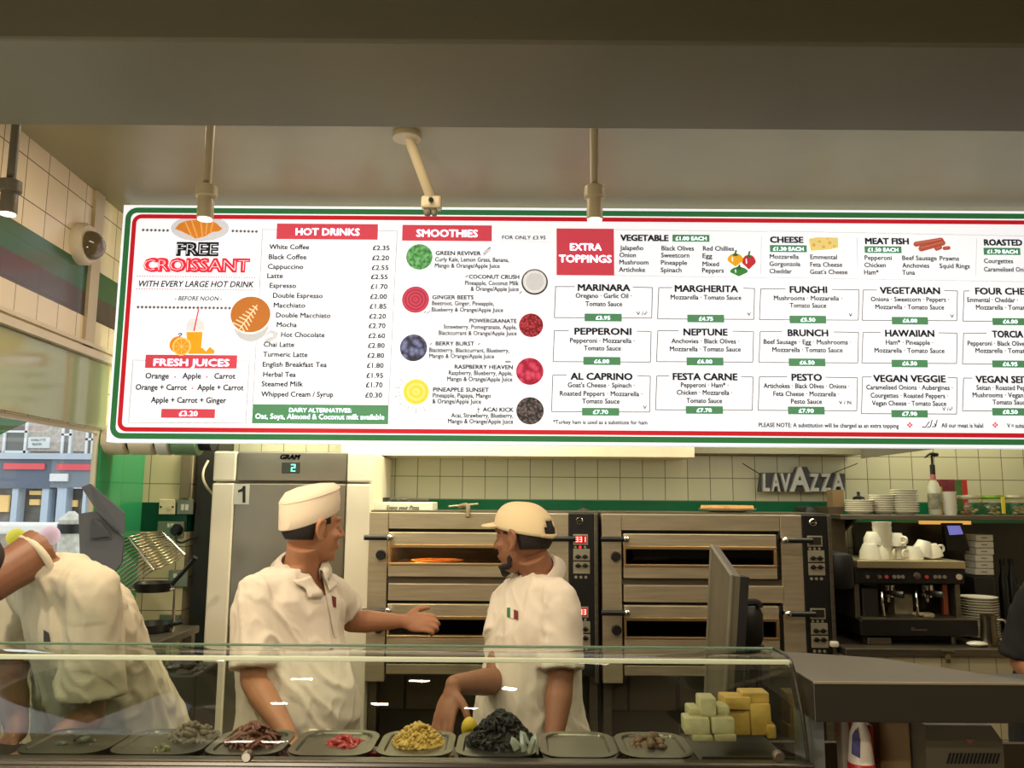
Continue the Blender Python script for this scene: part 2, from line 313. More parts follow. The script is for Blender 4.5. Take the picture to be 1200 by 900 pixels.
# ================================================================== LEFT WALL FITTINGS
bk = P(94, 285, 1); 
def PL(px, py, off=0.0):                 # sight line meets the left wall
    r = ray(px, py); k = (-1.76 + off + 3.45 * 0.05) / (r.x + 0.05 * r.y); return Vector((r.x * k, r.y * k, ZC + r.z * k))
c = PL(93, 286)
bl = thing('bulkhead_lamp', 'round cream bulkhead lamp with a dark oval lens on tiled wall', 'lamp', c)
f = MB(); f.lathe([(0.085, 0.0), (0.085, 0.03), (0.075, 0.045), (0.06, 0.045)], c, (1, 0, 0), 28); f.build('housing', M_CREAM, bl, True)
f = MB(); f.ell(c + V(0.05, 0, -0.005), (V(1, 0, 0), V(0, 1, 0), V(0, 0, 1)), (0.05, 0.062, 0.058), 20, 12); f.build('lens', mat('smoked_lens', S(96, 82, 58), 0.1, coat=0.5), bl, True)
c = PL(108, 300); f = MB(); LW(f, c.y - 0.03, c.y + 0.05, 2.33, CEIL, 0.014, 0.014); tag(f.build('wall_conduit', mat('conduit_grey', S(200, 182, 148), 0.4)), 'vertical boxed conduit on the tiled left wall beside the board', 'conduit')
# sockets and switches on the short wall, left of the fridge
YS = 4.05
M_PLATE = mat('plate_cream', S(222, 204, 168), 0.35); M_PLATEM = mat('plate_metal', S(150, 146, 130), 0.35, 0.7)
def plate(name, q, m, label, cat):
    r = thing(name, label, cat, P((q[0] + q[2]) / 2, q[3], YS)); f = MB(); pbox(f, *q, YS - 0.018, 0.018, 0.004); f.build('face_plate', m, r); return r
r = plate('wall_switch', (186, 585, 205, 603), M_PLATE, 'cream blank switch plate beside metal switch, left of fridge', 'switch')
f = MB(); [f.cyl(P(x, 594, YS - 0.02), P(x, 594, YS - 0.015), 0.005) for x in (188.5, 202.5)]; f.build('screw', M_DARK, r); f = MB(); pbox(f, 197, 592, 200, 597, YS - 0.024, 0.01); f.build('rocker', M_PLATE, r)
r = plate('wall_switch', (207, 585, 226, 603), M_PLATEM, 'metal double switch plate with two white rockers', 'switch')
for x in (212, 217): f = MB(); pbox(f, x, 591, x + 3.4, 598, YS - 0.026, 0.012); f.build('rocker', M_WHITE, r)
r = plate('wall_socket', (184, 611, 215, 630), M_PLATEM, 'metal double wall socket with a black plug in it', 'socket')
for x in (196, 200): f = MB(); pbox(f, x, 613.5, x + 2.6, 618, YS - 0.026, 0.012); f.build('rocker', M_WHITE, r)
pl = thing('power_plug', 'black plug in the metal wall socket, its cable looping right', 'plug', P(208, 622, YS - 0.02))
f = MB(); f.lathe([(0.028, 0), (0.028, 0.02), (0.018, 0.035)], P(208, 621, YS - 0.018), (0, -1, 0)); f.build('plug_body', M_BLACK, pl, True)
f = MB(); f.tube([P(207, 626, YS - 0.04), P(206, 633, YS - 0.05), P(213, 636, YS - 0.05), P(222, 632, YS - 0.03), P(232, 629, YS - 0.02)], 0.005, 8, 5); f.build('cable', M_BLACK, pl, True)
r = plate('wall_socket', (197, 668, 220, 688), M_PLATEM, 'metal wall socket half hidden behind black frying pans', 'socket')
f = MB(); pbox(f, 203, 672, 207, 677, YS - 0.026, 0.01); f.build('rocker', M_WHITE, r)
r = plate('wall_switch', (186, 720, 210, 750), M_PLATEM, 'steel isolator switch with a red and yellow rotary knob', 'switch')
f = MB(); pbox(f, 197, 728, 205, 742, YS - 0.03, 0.014); f.build('knob_base', mat('isolator_yellow', S(232, 190, 40), 0.4), r)
f = MB(); f.cyl(P(198, 735, YS - 0.03), P(198, 735, YS - 0.05), 0.02); f.build('knob', mat('isolator_red', S(210, 50, 40), 0.4), r, True)
f = MB(); pbox(f, 212, 530, 222, 583, YS - 0.03, 0.03); tag(f.build('wall_trunking', mat('trunking_brown', S(120, 106, 82), 0.5)), 'brown vertical cable trunking above the metal switch', 'trunking')
f = MB(); f.tube([P(244, 540, 4.0), P(239, 550, 3.97), P(238, 560, 3.95), P(242, 570, 3.95), P(250, 580, 4.0)], 0.006, 8, 5); tag(f.build('power_cable', M_PLATE, None, True), 'thin white cable looping beside the top of the fridge', 'cable')
f = MB(); a = P(228, 640, 4.1); f.box((a.x, 4.08, 0), (P(252, 640, 4.1).x, 4.3, 2.6)); tag(f.build('gap_shade_board', mat('gap_shade', S(40, 38, 32), 0.5)), 'dark upright panel standing for the shade in the gap between sockets and fridge', 'panel')  # dark sheet added where the gap is only in shade
# banded roll under the left end of the board
rb = thing('rolled_blind', 'cream and green rolled blind under the left end of the board', 'blind', P(180, 520, 3.62))
c0 = P(124, 519, 3.62).x; zc = P(180, 515, 3.62).z
for i, (a, b, m) in enumerate(((124, 152, M_PLATE), (155, 184, M_PLATE), (186, 203, M_WHITE), (204, 236, mat('blind_green', S(120, 150, 110), 0.4)))):
    f = MB(); xa = P(a, 519, 3.62).x; xb = P(b, 519, 3.62).x; f.lathe([(0.05, 0), (0.068, 0.008), (0.068, xb - xa - 0.008), (0.05, xb - xa)], (xa, 3.62, zc), (1, 0, 0), 24); f.build('roll_section', m, rb, True)
f = MB(); f.cyl((c0, 3.62, zc), (P(250, 519, 3.62).x, 3.62, zc), 0.048); f.build('core', M_DARK, rb, True)
# ================================================================== MENU BOARD
YB = 3.45
M_BOARD = mat('board_white', S(236, 238, 244), 0.6, emit=0.82)  # glow added to keep the board evenly white; not a real lightbox
def ink(name, r, g, b): return mat('print_' + name, S(r, g, b), 0.6, emit=0.46)  # inks carry the same added glow as the board
I_RED = ink('red', 222, 72, 90); I_BRED = ink('stripe_red', 206, 22, 40); I_GRN = ink('green', 84, 146, 104); I_BGRN = ink('stripe_green', 44, 116, 66)
I_DRK = ink('dark', 52, 52, 54); I_GRY = ink('grey', 104, 104, 108); I_WHT = M_BOARD; I_LGRY = ink('light_grey', 205, 205, 208)
def BP(px, py, k=1): 
    p = P(px, py, YB - 0.012); return Vector((p.x, YB - 0.012 - 0.0012 * k, p.z))
UX, UZ = V(1, 0, 0), V(0, 0, 1)
CROPS = {2: (120, 230, 10 / 3), 3: (460, 230, 10 / 3), 4: (640, 250, 30 / 7), 5: (880, 250, 3.75), 6: (640, 320, 10 / 3), 0: (0, 0, 1)}
def Q(c, X, Y, k=1): ox, oy, s = CROPS[c]; return BP(ox + X / s, oy + Y / s, k)
bx0, bz0 = P(134, 519.5, YB).x, P(128, 518.5, YB - .01).z
bx0 = P(126, 516, YB).x; bx1 = P(1290, 400, YB).x; bz1 = P(143, 241, YB).z; bz0 = P(126, 518, YB).z
bd = thing('menu_board', 'long white menu board, glow added, with green and red striped border', 'menu board', (0.4, YB, bz0))
f = MB(); f.box((bx0, YB - 0.012, bz0), (bx1, YB + 0.06, bz1), 0.003); f.build('panel', M_BOARD, bd)
def rrect(x0, z0, x1, z1, r, y, n=6):
    pts = []
    for cx, cz, a in ((x1 - r, z1 - r, 0), (x0 + r, z1 - r, 90), (x0 + r, z0 + r, 180), (x1 - r, z0 + r, 270)):
        for i in range(n + 1): t = math.radians(a + 90 * i / n); pts.append(V(cx + r * math.cos(t), y, cz + r * math.sin(t)))
    return pts
def ring_part(i, wd, r, m, name):
    y = YB - 0.0145; a = rrect(bx0 + i, bz0 + i, bx1 - i, bz1 - i, r, y); b = rrect(bx0 + i + wd, bz0 + i + wd, bx1 - i - wd, bz1 - i - wd, max(r - wd, 0.020), y)
    n = len(a); f = MB(); f.add(a + b, [(k, (k + 1) % n, (k + 1) % n + n, k + n) for k in range(n)]); f.build(name, m, bd)
ring_part(0.013, 0.024, 0.05, I_BGRN, 'green_stripe'); ring_part(0.043, 0.019, 0.04, I_BRED, 'red_stripe')
HALF = {}
def rect(mb, c, x0, y0, x1, y1, k=1):
    a = Q(c, x0, y0, k); b = Q(c, x1, y0, k); d = Q(c, x1, y1, k); e = Q(c, x0, y1, k)
    z1 = (a.z + b.z) / 2; z0 = (d.z + e.z) / 2; xa = (a.x + e.x) / 2; xb = (b.x + d.x) / 2
    mb.add([(xa, a.y, z0), (xb, a.y, z0), (xb, a.y, z1), (xa, a.y, z1)], [(0, 1, 2, 3)])
def line(mb, c, x0, y0, x1, y1, w=1.0, k=1):      # w in photo pixels
    a, b = Q(c, x0, y0, k), Q(c, x1, y1, k); t = (b - a).normalized(); n = V(-t.z, 0, t.x) * (w * YB / F / 2)
    mb.add([a - n, b - n, b + n, a + n], [(0, 1, 2, 3)])
def dots(mb, c, x0, y0, x1, y1, step=2.2, r=0.75, k=1, n=4):
    a, b = Q(c, x0, y0, k), Q(c, x1, y1, k); L = (b - a).length; px = YB / F; m = max(2, int(L / (step * px)))
    for i in range(m + 1):
        p = a.lerp(b, i / m); mb.add([p + V(math.cos(2 * PI * j / n), 0, math.sin(2 * PI * j / n)) * r * px for j in range(n)], [tuple(range(n))])
def T(mb, c, s, x0, x1, y, cap, weight=0.022, shear=0.0, k=2):
    a, b = Q(c, x0, y, k), Q(c, x1, y, k); px = YB / F
    put_text(mb, s, a, UX, UZ, b.x - a.x, cap * (1.1 if any(ch.islower() for ch in s) else 1.0) / CROPS[c][2] * px, weight, shear, 'l', 0, V(0, -1, 0))
def banner(c, q, m, name, texts, tm=None, weight=0.008):
    f = MB(); rect(f, c, *q); o = f.build(name, m, bd)
    f = MB(); [T(f, c, *t, weight) for t in texts]; f.build('lettering', tm or I_WHT, o); return o
# left column
f = MB(); T(f, 2, 'FREE', 288, 455, 230, 50, 0.075); fr = f.build('free_heading', I_DRK, bd)
f = MB(); T(f, 2, 'FREE', 292, 451, 228, 45, -0.03, 0, 3); f.build('inline_stroke', I_WHT, fr)
f = MB(); T(f, 2, 'CROISSANT', 160, 577, 292, 50, 0.075); fr = f.build('croissant_heading', I_RED, bd)
f = MB(); T(f, 2, 'CROISSANT', 164, 573, 290, 45, -0.03, 0, 3); f.build('inline_stroke', I_WHT, fr)
f = MB(); T(f, 2, 'WITH EVERY LARGE HOT DRINK', 142, 592, 353, 24, 0.016, 0.2); T(f, 2, '- BEFORE NOON -', 283, 468, 407, 17, 0.012, 0.2); f.build('offer_lettering', I_DRK, bd)
f = MB(); dots(f, 2, 137, 312, 595, 318, 3, 0.9); f.build('red_dotted_line', I_RED, bd); f = MB(); dots(f, 2, 135, 362, 592, 367, 3, 0.9); f.build('red_dotted_line', I_RED, bd)
f = MB(); dots(f, 2, 160, 132, 255, 134, 4.7, 2.1); f.build('diamond_row', I_GRY, bd); f = MB(); dots(f, 2, 510, 136, 602, 138, 4.7, 2.1); f.build('diamond_row', I_GRY, bd); f = MB(); dots(f, 2, 140, 433, 497, 437, 4.7, 2.1); f.build('diamond_row', I_GRY, bd)
f = MB(); dots(f, 2, 120, 640, 168, 641); dots(f, 2, 526, 643, 574, 644); dots(f, 2, 120, 640, 103, 884); dots(f, 2, 574, 644, 560, 886); dots(f, 2, 103, 884, 560, 886); f.build('dotted_frame', I_GRY, bd)
banner(2, (168, 620, 526, 672), I_RED, 'juice_banner', [('FRESH JUICES', 200, 497, 662, 27)], weight=0.028)
f = MB()
JUICE = (('Orange', 168, 260, 712), ('Apple', 313, 386, 712), ('Carrot', 437, 520, 713), ('Orange + Carrot', 130, 330, 756), ('Apple + Carrot', 371, 552, 757), ('Apple + Carrot + Ginger', 190, 484, 806))
for t in JUICE: g = MB(); T(g, 2, *t, 20); g.build('juice_lettering', I_DRK, bd)
dots(f, 2, 284, 706, 285, 706, 1, 1.0); dots(f, 2, 408, 706, 409, 706, 1, 1.0); dots(f, 2, 351, 750, 352, 750, 1, 1.0); f.build('red_dot', I_RED, bd)
banner(2, (230, 831, 440, 866), I_RED, 'price_tag', [('£3.20', 300, 372, 858, 19)], weight=0.015)
# hot drinks
banner(2, (681, 108, 1076, 169), I_RED, 'hot_drinks_banner', [('HOT DRINKS', 755, 1005, 152, 28)], weight=0.028)
f = MB(); g = MB()
HD = [('White Coffee', 652, 808, 207, '2.35', 1056), ('Black Coffee', 650, 798, 246, '2.20', 1054), ('Cappuccino', 646, 785, 284, '2.55', 1052), ('Latte', 644, 706, 320, '2.55', 1049), ('Espresso', 653, 757, 358, '1.70', 1048), ('Double Espresso', 666, 861, 397, '2.00', 1046), ('Macchiato', 669, 793, 435, '1.85', 1044), ('Double Macchiato', 678, 892, 474, '2.20', 1042), ('Mocha', 681, 760, 511, '2.70', 1040), ('Hot Chocolate', 698, 869, 550, '2.60', 1039), ('Chai Latte', 630, 750, 588, '2.80', 1037), ('Turmeric Latte', 628, 802, 627, '2.80', 1035), ('English Breakfast Tea', 626, 877, 666, '1.80', 1033), ('Herbal Tea', 628, 756, 705, '1.95', 1031), ('Steamed Milk', 622, 784, 742, '1.70', 1029), ('Whipped Cream / Syrup', 620, 902, 782, '0.30', 1027)]
for i, (s, a, b, y, p, px_) in enumerate(HD): f = MB(); T(f, 2, s, a, b, y, 18); o = f.build('drink_name', I_DRK, bd); g = MB(); T(g, 2, '£' + p, px_, px_ + 66, y + 4, 19); g.build('drink_price', I_DRK, bd)
f = MB(); dots(f, 2, 626, 130, 680, 131); dots(f, 2, 1076, 135, 1152, 136); dots(f, 2, 626, 130, 613, 385); dots(f, 2, 601, 570, 588, 813); dots(f, 2, 1152, 136, 1118, 813); f.build('dotted_frame', I_GRY, bd)
o = banner(2, (586, 814, 1117, 889), I_GRN, 'dairy_banner', [('DAIRY ALTERNATIVES:', 730, 973, 843, 16)], weight=0.012)
f = MB(); T(f, 2, 'Oat, Soya, Almond & Coconut milk available', 598, 1101, 869, 18, 0.006); f.build('lettering', I_WHT, o)
# smoothies
banner(3, (38, 113, 388, 175), I_RED, 'smoothies_banner', [('SMOOTHIES', 93, 333, 158, 29)], weight=0.028)
f = MB(); T(f, 3, 'FOR ONLY £3.95', 428, 598, 168, 15, 0.02); f.build('price_lettering', I_DRK, bd)
f = MB(); dots(f, 3, 415, 139, 615, 141, 1.8, 0.4); f.build('red_dotted_line', I_RED, bd); f = MB(); dots(f, 3, 415, 176, 615, 178, 1.8, 0.4); f.build('red_dotted_line', I_RED, bd)
def pic(name, c1, c2, scale, kind='noise', c3=None):
    m = bpy.data.materials.new(name); m.use_nodes = True; N = m.node_tree.nodes; L = m.node_tree.links; b = N['Principled BSDF']
    tc = N.new('ShaderNodeTexCoord'); t = N.new('ShaderNodeTexVoronoi' if kind == 'cell' else ('ShaderNodeTexWave' if kind == 'rings' else 'ShaderNodeTexNoise'))
    t.inputs['Scale'].default_value = scale; L.new(tc.outputs['Object'], t.inputs['Vector'])
    if kind == 'rings': t.wave_type = 'RINGS'; t.rings_direction = 'Y'; t.inputs['Distortion'].default_value = 1.0
    r = N.new('ShaderNodeValToRGB'); e = r.color_ramp.elements; e[0].color = c1; e[1].color = c2; e[0].position = 0.15 if kind == 'cell' else 0.38; e[1].position = 0.7 if kind == 'cell' else 0.62
    L.new(t.outputs[0], r.inputs[0]); L.new(r.outputs[0], b.inputs['Base Color']); L.new(r.outputs[0], b.inputs['Emission Color']); b.inputs['Emission Strength'].default_value = 0.46; b.inputs['Roughness'].default_value = 0.5  # printed pictures get the board's added glow too
    return m
def disc(c, x, y, r, m, name, parent=None, k=1, sx=1.0, n=28, sz=1.0, rot=0):
    p = Q(c, x, y, k); R = r / CROPS[c][2] * YB / F
    pts = [(R * sx * math.cos(2 * PI * i / n), R * sz * math.sin(2 * PI * i / n)) for i in range(n)]
    cr, sr = math.cos(rot), math.sin(rot)
    f = MB(); f.add([p + V(a * cr - b * sr, 0, a * sr + b * cr) for a, b in pts], [tuple(range(n))])
    o = f.build(name, m, parent or bd, fix=False)
    # give the disc its own origin so that its print is centred on it
    o.data.transform(Matrix.Translation(-(p - wloc(parent or bd)))); o.location = p - wloc(parent or bd); return o
SM = [('GREEN REVIVER', 168, 345, 230, 'Curly Kale, Lemon Grass, Banana,', 166, 454, 255, 'Mango & Orange/Apple Juice', 165, 419, 279, (105, 237, 53), pic('kale_print', S(40, 130, 60), S(120, 190, 120), 60)),
 ('COCONUT CRUSH', 298, 495, 322, 'Pineapple, Coconut Milk', 283, 493, 347, '& Orange/Apple Juice', 305, 493, 370, (555, 335, 53), ink('coconut_shell', 70, 60, 54)),
 ('GINGER BEETS', 155, 317, 402, 'Beetroot, Ginger, Pineapple,', 154, 396, 426, 'Blueberry & Orange/Apple Juice', 152, 432, 451, (90, 404, 54), pic('beetroot_print', S(176, 36, 70), S(206, 60, 92), 22, 'rings')),
 ('POWERGRANATE', 300, 485, 494, 'Strawberry, Pomegranate, Apple,', 199, 485, 518, 'Blackcurrant & Orange/Apple Juice', 180, 485, 542, (541, 504, 48), pic('pomegranate_print', S(214, 70, 84), S(120, 20, 34), 110, 'cell')),
 ('BERRY BURST', 168, 320, 583, 'Blackberry, Blackcurrant, Blueberry,', 143, 456, 609, 'Mango & Orange/Apple Juice', 143, 397, 632, (82, 592, 54), pic('berry_print', S(120, 130, 180), S(44, 44, 62), 42, 'cell')),
 ('RASPBERRY HEAVEN', 242, 470, 674, 'Raspberry, Blueberry, Apple,', 219, 468, 698, 'Mango & Orange/Apple Juice', 213, 468, 722, (536, 684, 54), pic('raspberry_print', S(232, 80, 116), S(168, 24, 56), 40, 'cell')),
 ('PINEAPPLE SUNSET', 158, 377, 763, 'Pineapple, Papaya, Mango', 157, 384, 786, '& Orange/Apple Juice', 155, 346, 809, (92, 764, 51), pic('pineapple_print', S(246, 222, 70), S(250, 236, 130), 14, 'rings')),
 ('ACAI KICK', 352, 473, 841, 'Acai, Strawberry, Blueberry,', 229, 471, 864, 'Mango & Orange/Apple Juice', 216, 471, 887, (537, 838, 54), pic('acai_print', S(118, 108, 108), S(40, 34, 36), 90, 'cell'))]
for (t, a, b, y, s1, a1, b1, y1, s2, a2, b2, y2, (dx, dy, dr), m) in SM:
    o = disc(3, dx, dy, dr, m, 'smoothie_picture')
    f = MB(); T(f, 3, t, a, b, y, 16, 0.03); f.build('lettering', I_DRK, o)
    f = MB(); T(f, 3, s1, a1, b1, y1, 16, 0.018); f.build('lettering', I_DRK, o); f = MB(); T(f, 3, s2, a2, b2, y2, 16, 0.018); f.build('lettering', I_DRK, o)
    if t[0] == 'C':
        disc(3, dx, dy - 1, dr - 6, ink('coconut_white', 240, 240, 240), 'coconut_flesh', o, 2); disc(3, dx, dy, dr - 16, ink('coconut_inner', 222, 224, 226), 'coconut_hollow', o, 3)
f = MB(); 
for i in range(28):
    t = 2 * PI * i / 28
    if -2.6 < math.atan2(math.sin(t), math.cos(t)) < 2.9 or 1: line(f, 3, 92 + 60 * math.cos(t), 764 + 60 * math.sin(t), 92 + (74 + 12 * (i % 2)) * math.cos(t), 764 + (74 + 12 * (i % 2)) * math.sin(t), 0.5) if math.sin(t) > -0.75 and math.cos(t) < 0.62 and not (math.cos(t) > 0.3 and abs(math.sin(t)) < 0.8) else None
f.build('sun_rays', I_GRY, bd)
f = MB()
for (x, y, sgn) in ((368, 213, 1), ): 
    line(f, 3, x - 14, y + 20, x + 14, y - 15, 0.5); line(f, 3, x - 14, y + 8, x + 12, y - 14, 0.5); line(f, 3, x - 8, y + 14, x + 13, y - 2, 0.5); line(f, 3, x + 13, y - 14, x + 13, y - 2, 0.5); line(f, 3, x - 14, y + 8, x - 8, y + 14, 0.5)
for (x, y) in ((150, 577), (338, 577), (290, 313), (500, 376)): line(f, 3, x - 5, y + 4, x + 5, y - 4, 1.0)
for q in ((122, 458, 130, 448), (132, 462, 140, 450), (142, 456, 146, 446), (330, 832, 342, 832), (336, 824, 336, 848), (440, 648, 462, 648), (440, 644, 462, 644)): line(f, 3, *q, 0.8)
f.build('doodle', I_DRK, bd)
# toppings strip
o = banner(4, (52, 77, 341, 312), I_RED, 'toppings_banner', [('EXTRA', 120, 279, 186, 36), ('TOPPINGS', 64, 329, 246, 38)], weight=0.028)
f = MB(); dots(f, 4, 343, 82, 1110, 92, 1.8, 0.5); dots(f, 5, 90, 78, 1500, 106, 1.8, 0.5); f.build('dotted_line', I_GRY, bd); f = MB(); dots(f, 4, 343, 313, 1110, 324, 1.8, 0.5); dots(f, 5, 90, 282, 1500, 306, 1.8, 0.5); f.build('dotted_line', I_GRY, bd)
f = MB(); line(f, 4, 1080, 117, 1078, 305, 0.8); line(f, 5, 466, 108, 464, 275, 0.8); line(f, 5, 990, 112, 988, 278, 0.8); f.build('divider', I_LGRY, bd)
f = MB(); 
for t in ((4, 'VEGETABLE', 372, 615, 138, 31), (5, 'CHEESE', 83, 231, 129, 27), (5, 'MEAT FISH', 501, 694, 135, 27), (5, 'ROASTED', 1023, 1192, 141, 27)): f = MB(); T(f, *t, 0.05); f.build('topping_heading', I_DRK, bd)
banner(4, (634, 108, 820, 143), I_GRN, 'price_tag', [('£1.00 EACH', 650, 805, 135, 19)]); banner(5, (83, 140, 245, 171), I_GRN, 'price_tag', [('£1.30 EACH', 97, 231, 164, 16)])
banner(5, (499, 145, 661, 175), I_GRN, 'price_tag', [('£1.50 EACH', 513, 647, 168, 16)]); banner(5, (1022, 152, 1183, 183), I_GRN, 'price_tag', [('£1.70 EACH', 1038, 1170, 176, 16)])
f = MB()
for t in (('Jalapeño', 370, 488, 185), ('Onion', 368, 451, 221), ('Mushroom', 367, 514, 257), ('Artichoke', 365, 497, 294), ('Black Olives', 579, 742, 187), ('Sweetcorn', 577, 720, 222), ('Pineapple', 576, 708, 259), ('Spinach', 575, 680, 296), ('Red Chillies', 787, 943, 188), ('Egg', 785, 834, 225), ('Mixed', 785, 868, 266), ('Peppers', 783, 892, 298)): f = MB(); T(f, 4, *t, 22, 0.020); f.build('topping_name', I_DRK, bd)
for t in (('Mozzarella', 82, 210, 200), ('Gorgonzola', 81, 217, 232), ('Cheddar', 81, 180, 264), ('Emmental', 260, 378, 202), ('Feta Cheese', 260, 401, 235), ("Goat's Cheese", 259, 424, 267), ('Pepperoni', 499, 618, 205), ('Chicken', 498, 592, 237), ('Ham*', 497, 561, 269), ('Beef Sausage', 664, 816, 206), ('Anchovies', 664, 783, 239), ('Tuna', 664, 720, 270), ('Prawns', 829, 914, 208), ('Squid Rings', 828, 961, 241), ('Courgettes', 1023, 1151, 219), ('Caramelised Onions', 1023, 1240, 256)): f = MB(); T(f, 5, *t, 19, 0.020); f.build('topping_name', I_DRK, bd)
def blob(c, pts, m, name, parent=None, k=1):
    f = MB(); f.add([Q(c, x, y, k) for x, y in pts], [tuple(range(len(pts)))]); return f.build(name, m, parent or bd, fix=False)
# printed pictures
def pepper(x, y, w, h, m, name, par=None):
    pts = [(x + w * (math.cos(t) + 0.12 * math.cos(3 * t)), y + h * (math.sin(t) * (1 if math.sin(t) > 0 else 0.85) + 0.08 * math.cos(4 * t))) for t in [2 * PI * i / 26 for i in range(26)]]
    o = blob(4, pts, m, name); f = MB(); line(f, 4, x - 2, y - h * 0.7, x + 4, y - h * 1.3, 2.2, 2); disc(4, x, y - h * 0.62, w * 0.42, I_BGRN, 'stalk', o, 2, 1, 12, 0.5); f.build('stalk', I_BGRN, o)
    f = MB(); line(f, 4, x - w * 0.45, y - h * 0.3, x - w * 0.4, y + h * 0.35, 1.3, 2); f.build('shine', I_WHT, o); return o
pepper(950, 230, 36, 34, ink('pepper_yellow', 246, 180, 30), 'yellow_pepper_picture'); pepper(1018, 240, 31, 38, ink('pepper_red', 206, 44, 62), 'red_pepper_picture'); pepper(968, 290, 40, 24, ink('pepper_green', 56, 140, 62), 'green_pepper_picture')
o = blob(5, [(253, 112), (290, 105), (382, 107), (384, 152), (340, 160), (262, 166)], ink('cheese', 246, 224, 142), 'cheese_picture')
for (x, y, r) in ((275, 140, 9), (300, 125, 7), (318, 148, 8), (345, 130, 9), (365, 145, 6), (335, 112, 5)): disc(5, x, y, r, ink('cheese_hole', 226, 190, 96), 'cheese_hole', o, 2, 1, 12)
def sausage(x0, y0, x1, y1, w, name):
    f = MB(); a, b = Q(5, x0, y0, 1), Q(5, x1, y1, 1); t = (b - a).normalized(); n = V(-t.z, 0, t.x); R = w / 3.75 * YB / F
    pts = [a + (-t * math.cos(u) * 1 + n * math.sin(u)) * R for u in [-PI / 2 + PI * i / 8 for i in range(9)]][::-1] + [b + (t * math.cos(u) + n * math.sin(u)) * R for u in [-PI / 2 + PI * i / 8 for i in range(9)]]
    f.add(pts, [tuple(range(len(pts)))]); o = f.build(name, ink('sausage', 190, 96, 76), bd, fix=False)
    g = MB(); g.add([a + n * R * 0.45 + V(0, -0.0012, 0), b + n * R * 0.45 + V(0, -0.0012, 0), b + n * R * 0.2 + V(0, -0.0012, 0), a + n * R * 0.2 + V(0, -0.0012, 0)], [(0, 1, 2, 3)]); g.build('shine', ink('sausage_shine', 222, 140, 116), o)
sausage(725, 136, 835, 118, 12, 'sausage_picture'); sausage(748, 156, 842, 130, 13, 'sausage_picture'); sausage(815, 156, 830, 150, 10, 'sausage_picture'); sausage(850, 154, 868, 152, 9, 'sausage_picture')
# croissant on plate
o = disc(2, 382, 125, 118, ink('plate_pic', 226, 228, 238), 'plate_picture', sz=0.47, n=36)
cr = blob(2, [(284, 128), (300, 108), (330, 96), (370, 92), (410, 93), (445, 105), (470, 128), (455, 138), (430, 140), (400, 158), (365, 166), (335, 150), (310, 138)], ink('croissant', 226, 140, 52), 'croissant_layer', o, 2)
for q in ((325, 100, 350, 158), (350, 96, 372, 162), (385, 95, 392, 158), (412, 97, 404, 150), (432, 103, 424, 140)): f = MB(); line(f, 2, *q, 1.6, 3); f.build('croissant_stripe', ink('croissant_light', 246, 186, 100), o)
# coffee cup
o = disc(2, 582, 500, 70, ink('cup_shade', 206, 209, 213), 'cup_picture', sz=1.0, n=36); blob(2, [(630, 545), (662, 520), (690, 535), (680, 556), (650, 570), (628, 570), (640, 555), (665, 548), (668, 538), (655, 536)], ink('cup_handle', 212, 214, 218), 'cup_handle', o, 1)
disc(2, 579, 463, 83, I_WHT, 'cup_rim', o, 1.4, n=40, sz=0.94); disc(2, 579, 462, 79, ink('coffee', 196, 118, 48), 'coffee_surface', o, 2, n=40, sz=0.92)
f = MB()
for i in range(7): u = i / 6; cx, cy = 545 + 55 * u, 510 - 75 * u; s_ = 46 * (1 - u * 0.62); line(f, 2, cx, cy, cx - s_ * 0.75, cy - s_ * 0.35, 1.5, 3); line(f, 2, cx, cy, cx + s_ * 0.35, cy + s_ * 0.62, 1.5, 3)
line(f, 2, 530, 530, 606, 425, 1.2, 3); f.build('milk_fern', ink('milk_foam', 248, 226, 190), o)
# juice and oranges
o = blob(2, [(328, 530), (392, 530), (384, 616), (336, 616)], ink('juice', 250, 172, 30), 'juice_picture'); blob(2, [(326, 528), (330, 495), (345, 478), (378, 476), (398, 494), (402, 528)], ink('lid', 232, 236, 240), 'juice_lid', o, 1)
f = MB(); line(f, 2, 377, 440, 358, 528, 1.6, 2); f.build('straw', I_RED, o)
o = disc(2, 296, 580, 34, ink('orange_skin', 240, 146, 20), 'orange_picture'); o = disc(2, 310, 587, 37, ink('orange_pith', 252, 214, 130), 'orange_slice_picture', k=1.5); disc(2, 310, 587, 31, ink('orange_flesh', 250, 166, 40), 'orange_flesh', o, 2.2)
f = MB(); [line(f, 2, 310, 587, 310 + 30 * math.cos(t), 587 + 30 * math.sin(t), 0.5, 3) for t in [PI * i / 4 for i in range(8)]]; f.build('segment_line', ink('pith_line', 252, 220, 150), o)
blob(2, [(362, 616), (368, 596), (392, 592), (405, 606), (420, 588), (440, 604), (436, 616)], ink('orange_wedge', 248, 168, 40), 'orange_wedge_picture', None, 1.6)
f = MB(); [line(f, 2, *q, 1.2, 2) for q in ((296, 540, 306, 535), (300, 546, 312, 541), (306, 534, 312, 540))]; f.build('orange_leaf', ink('leaf_dark', 60, 60, 110), bd)
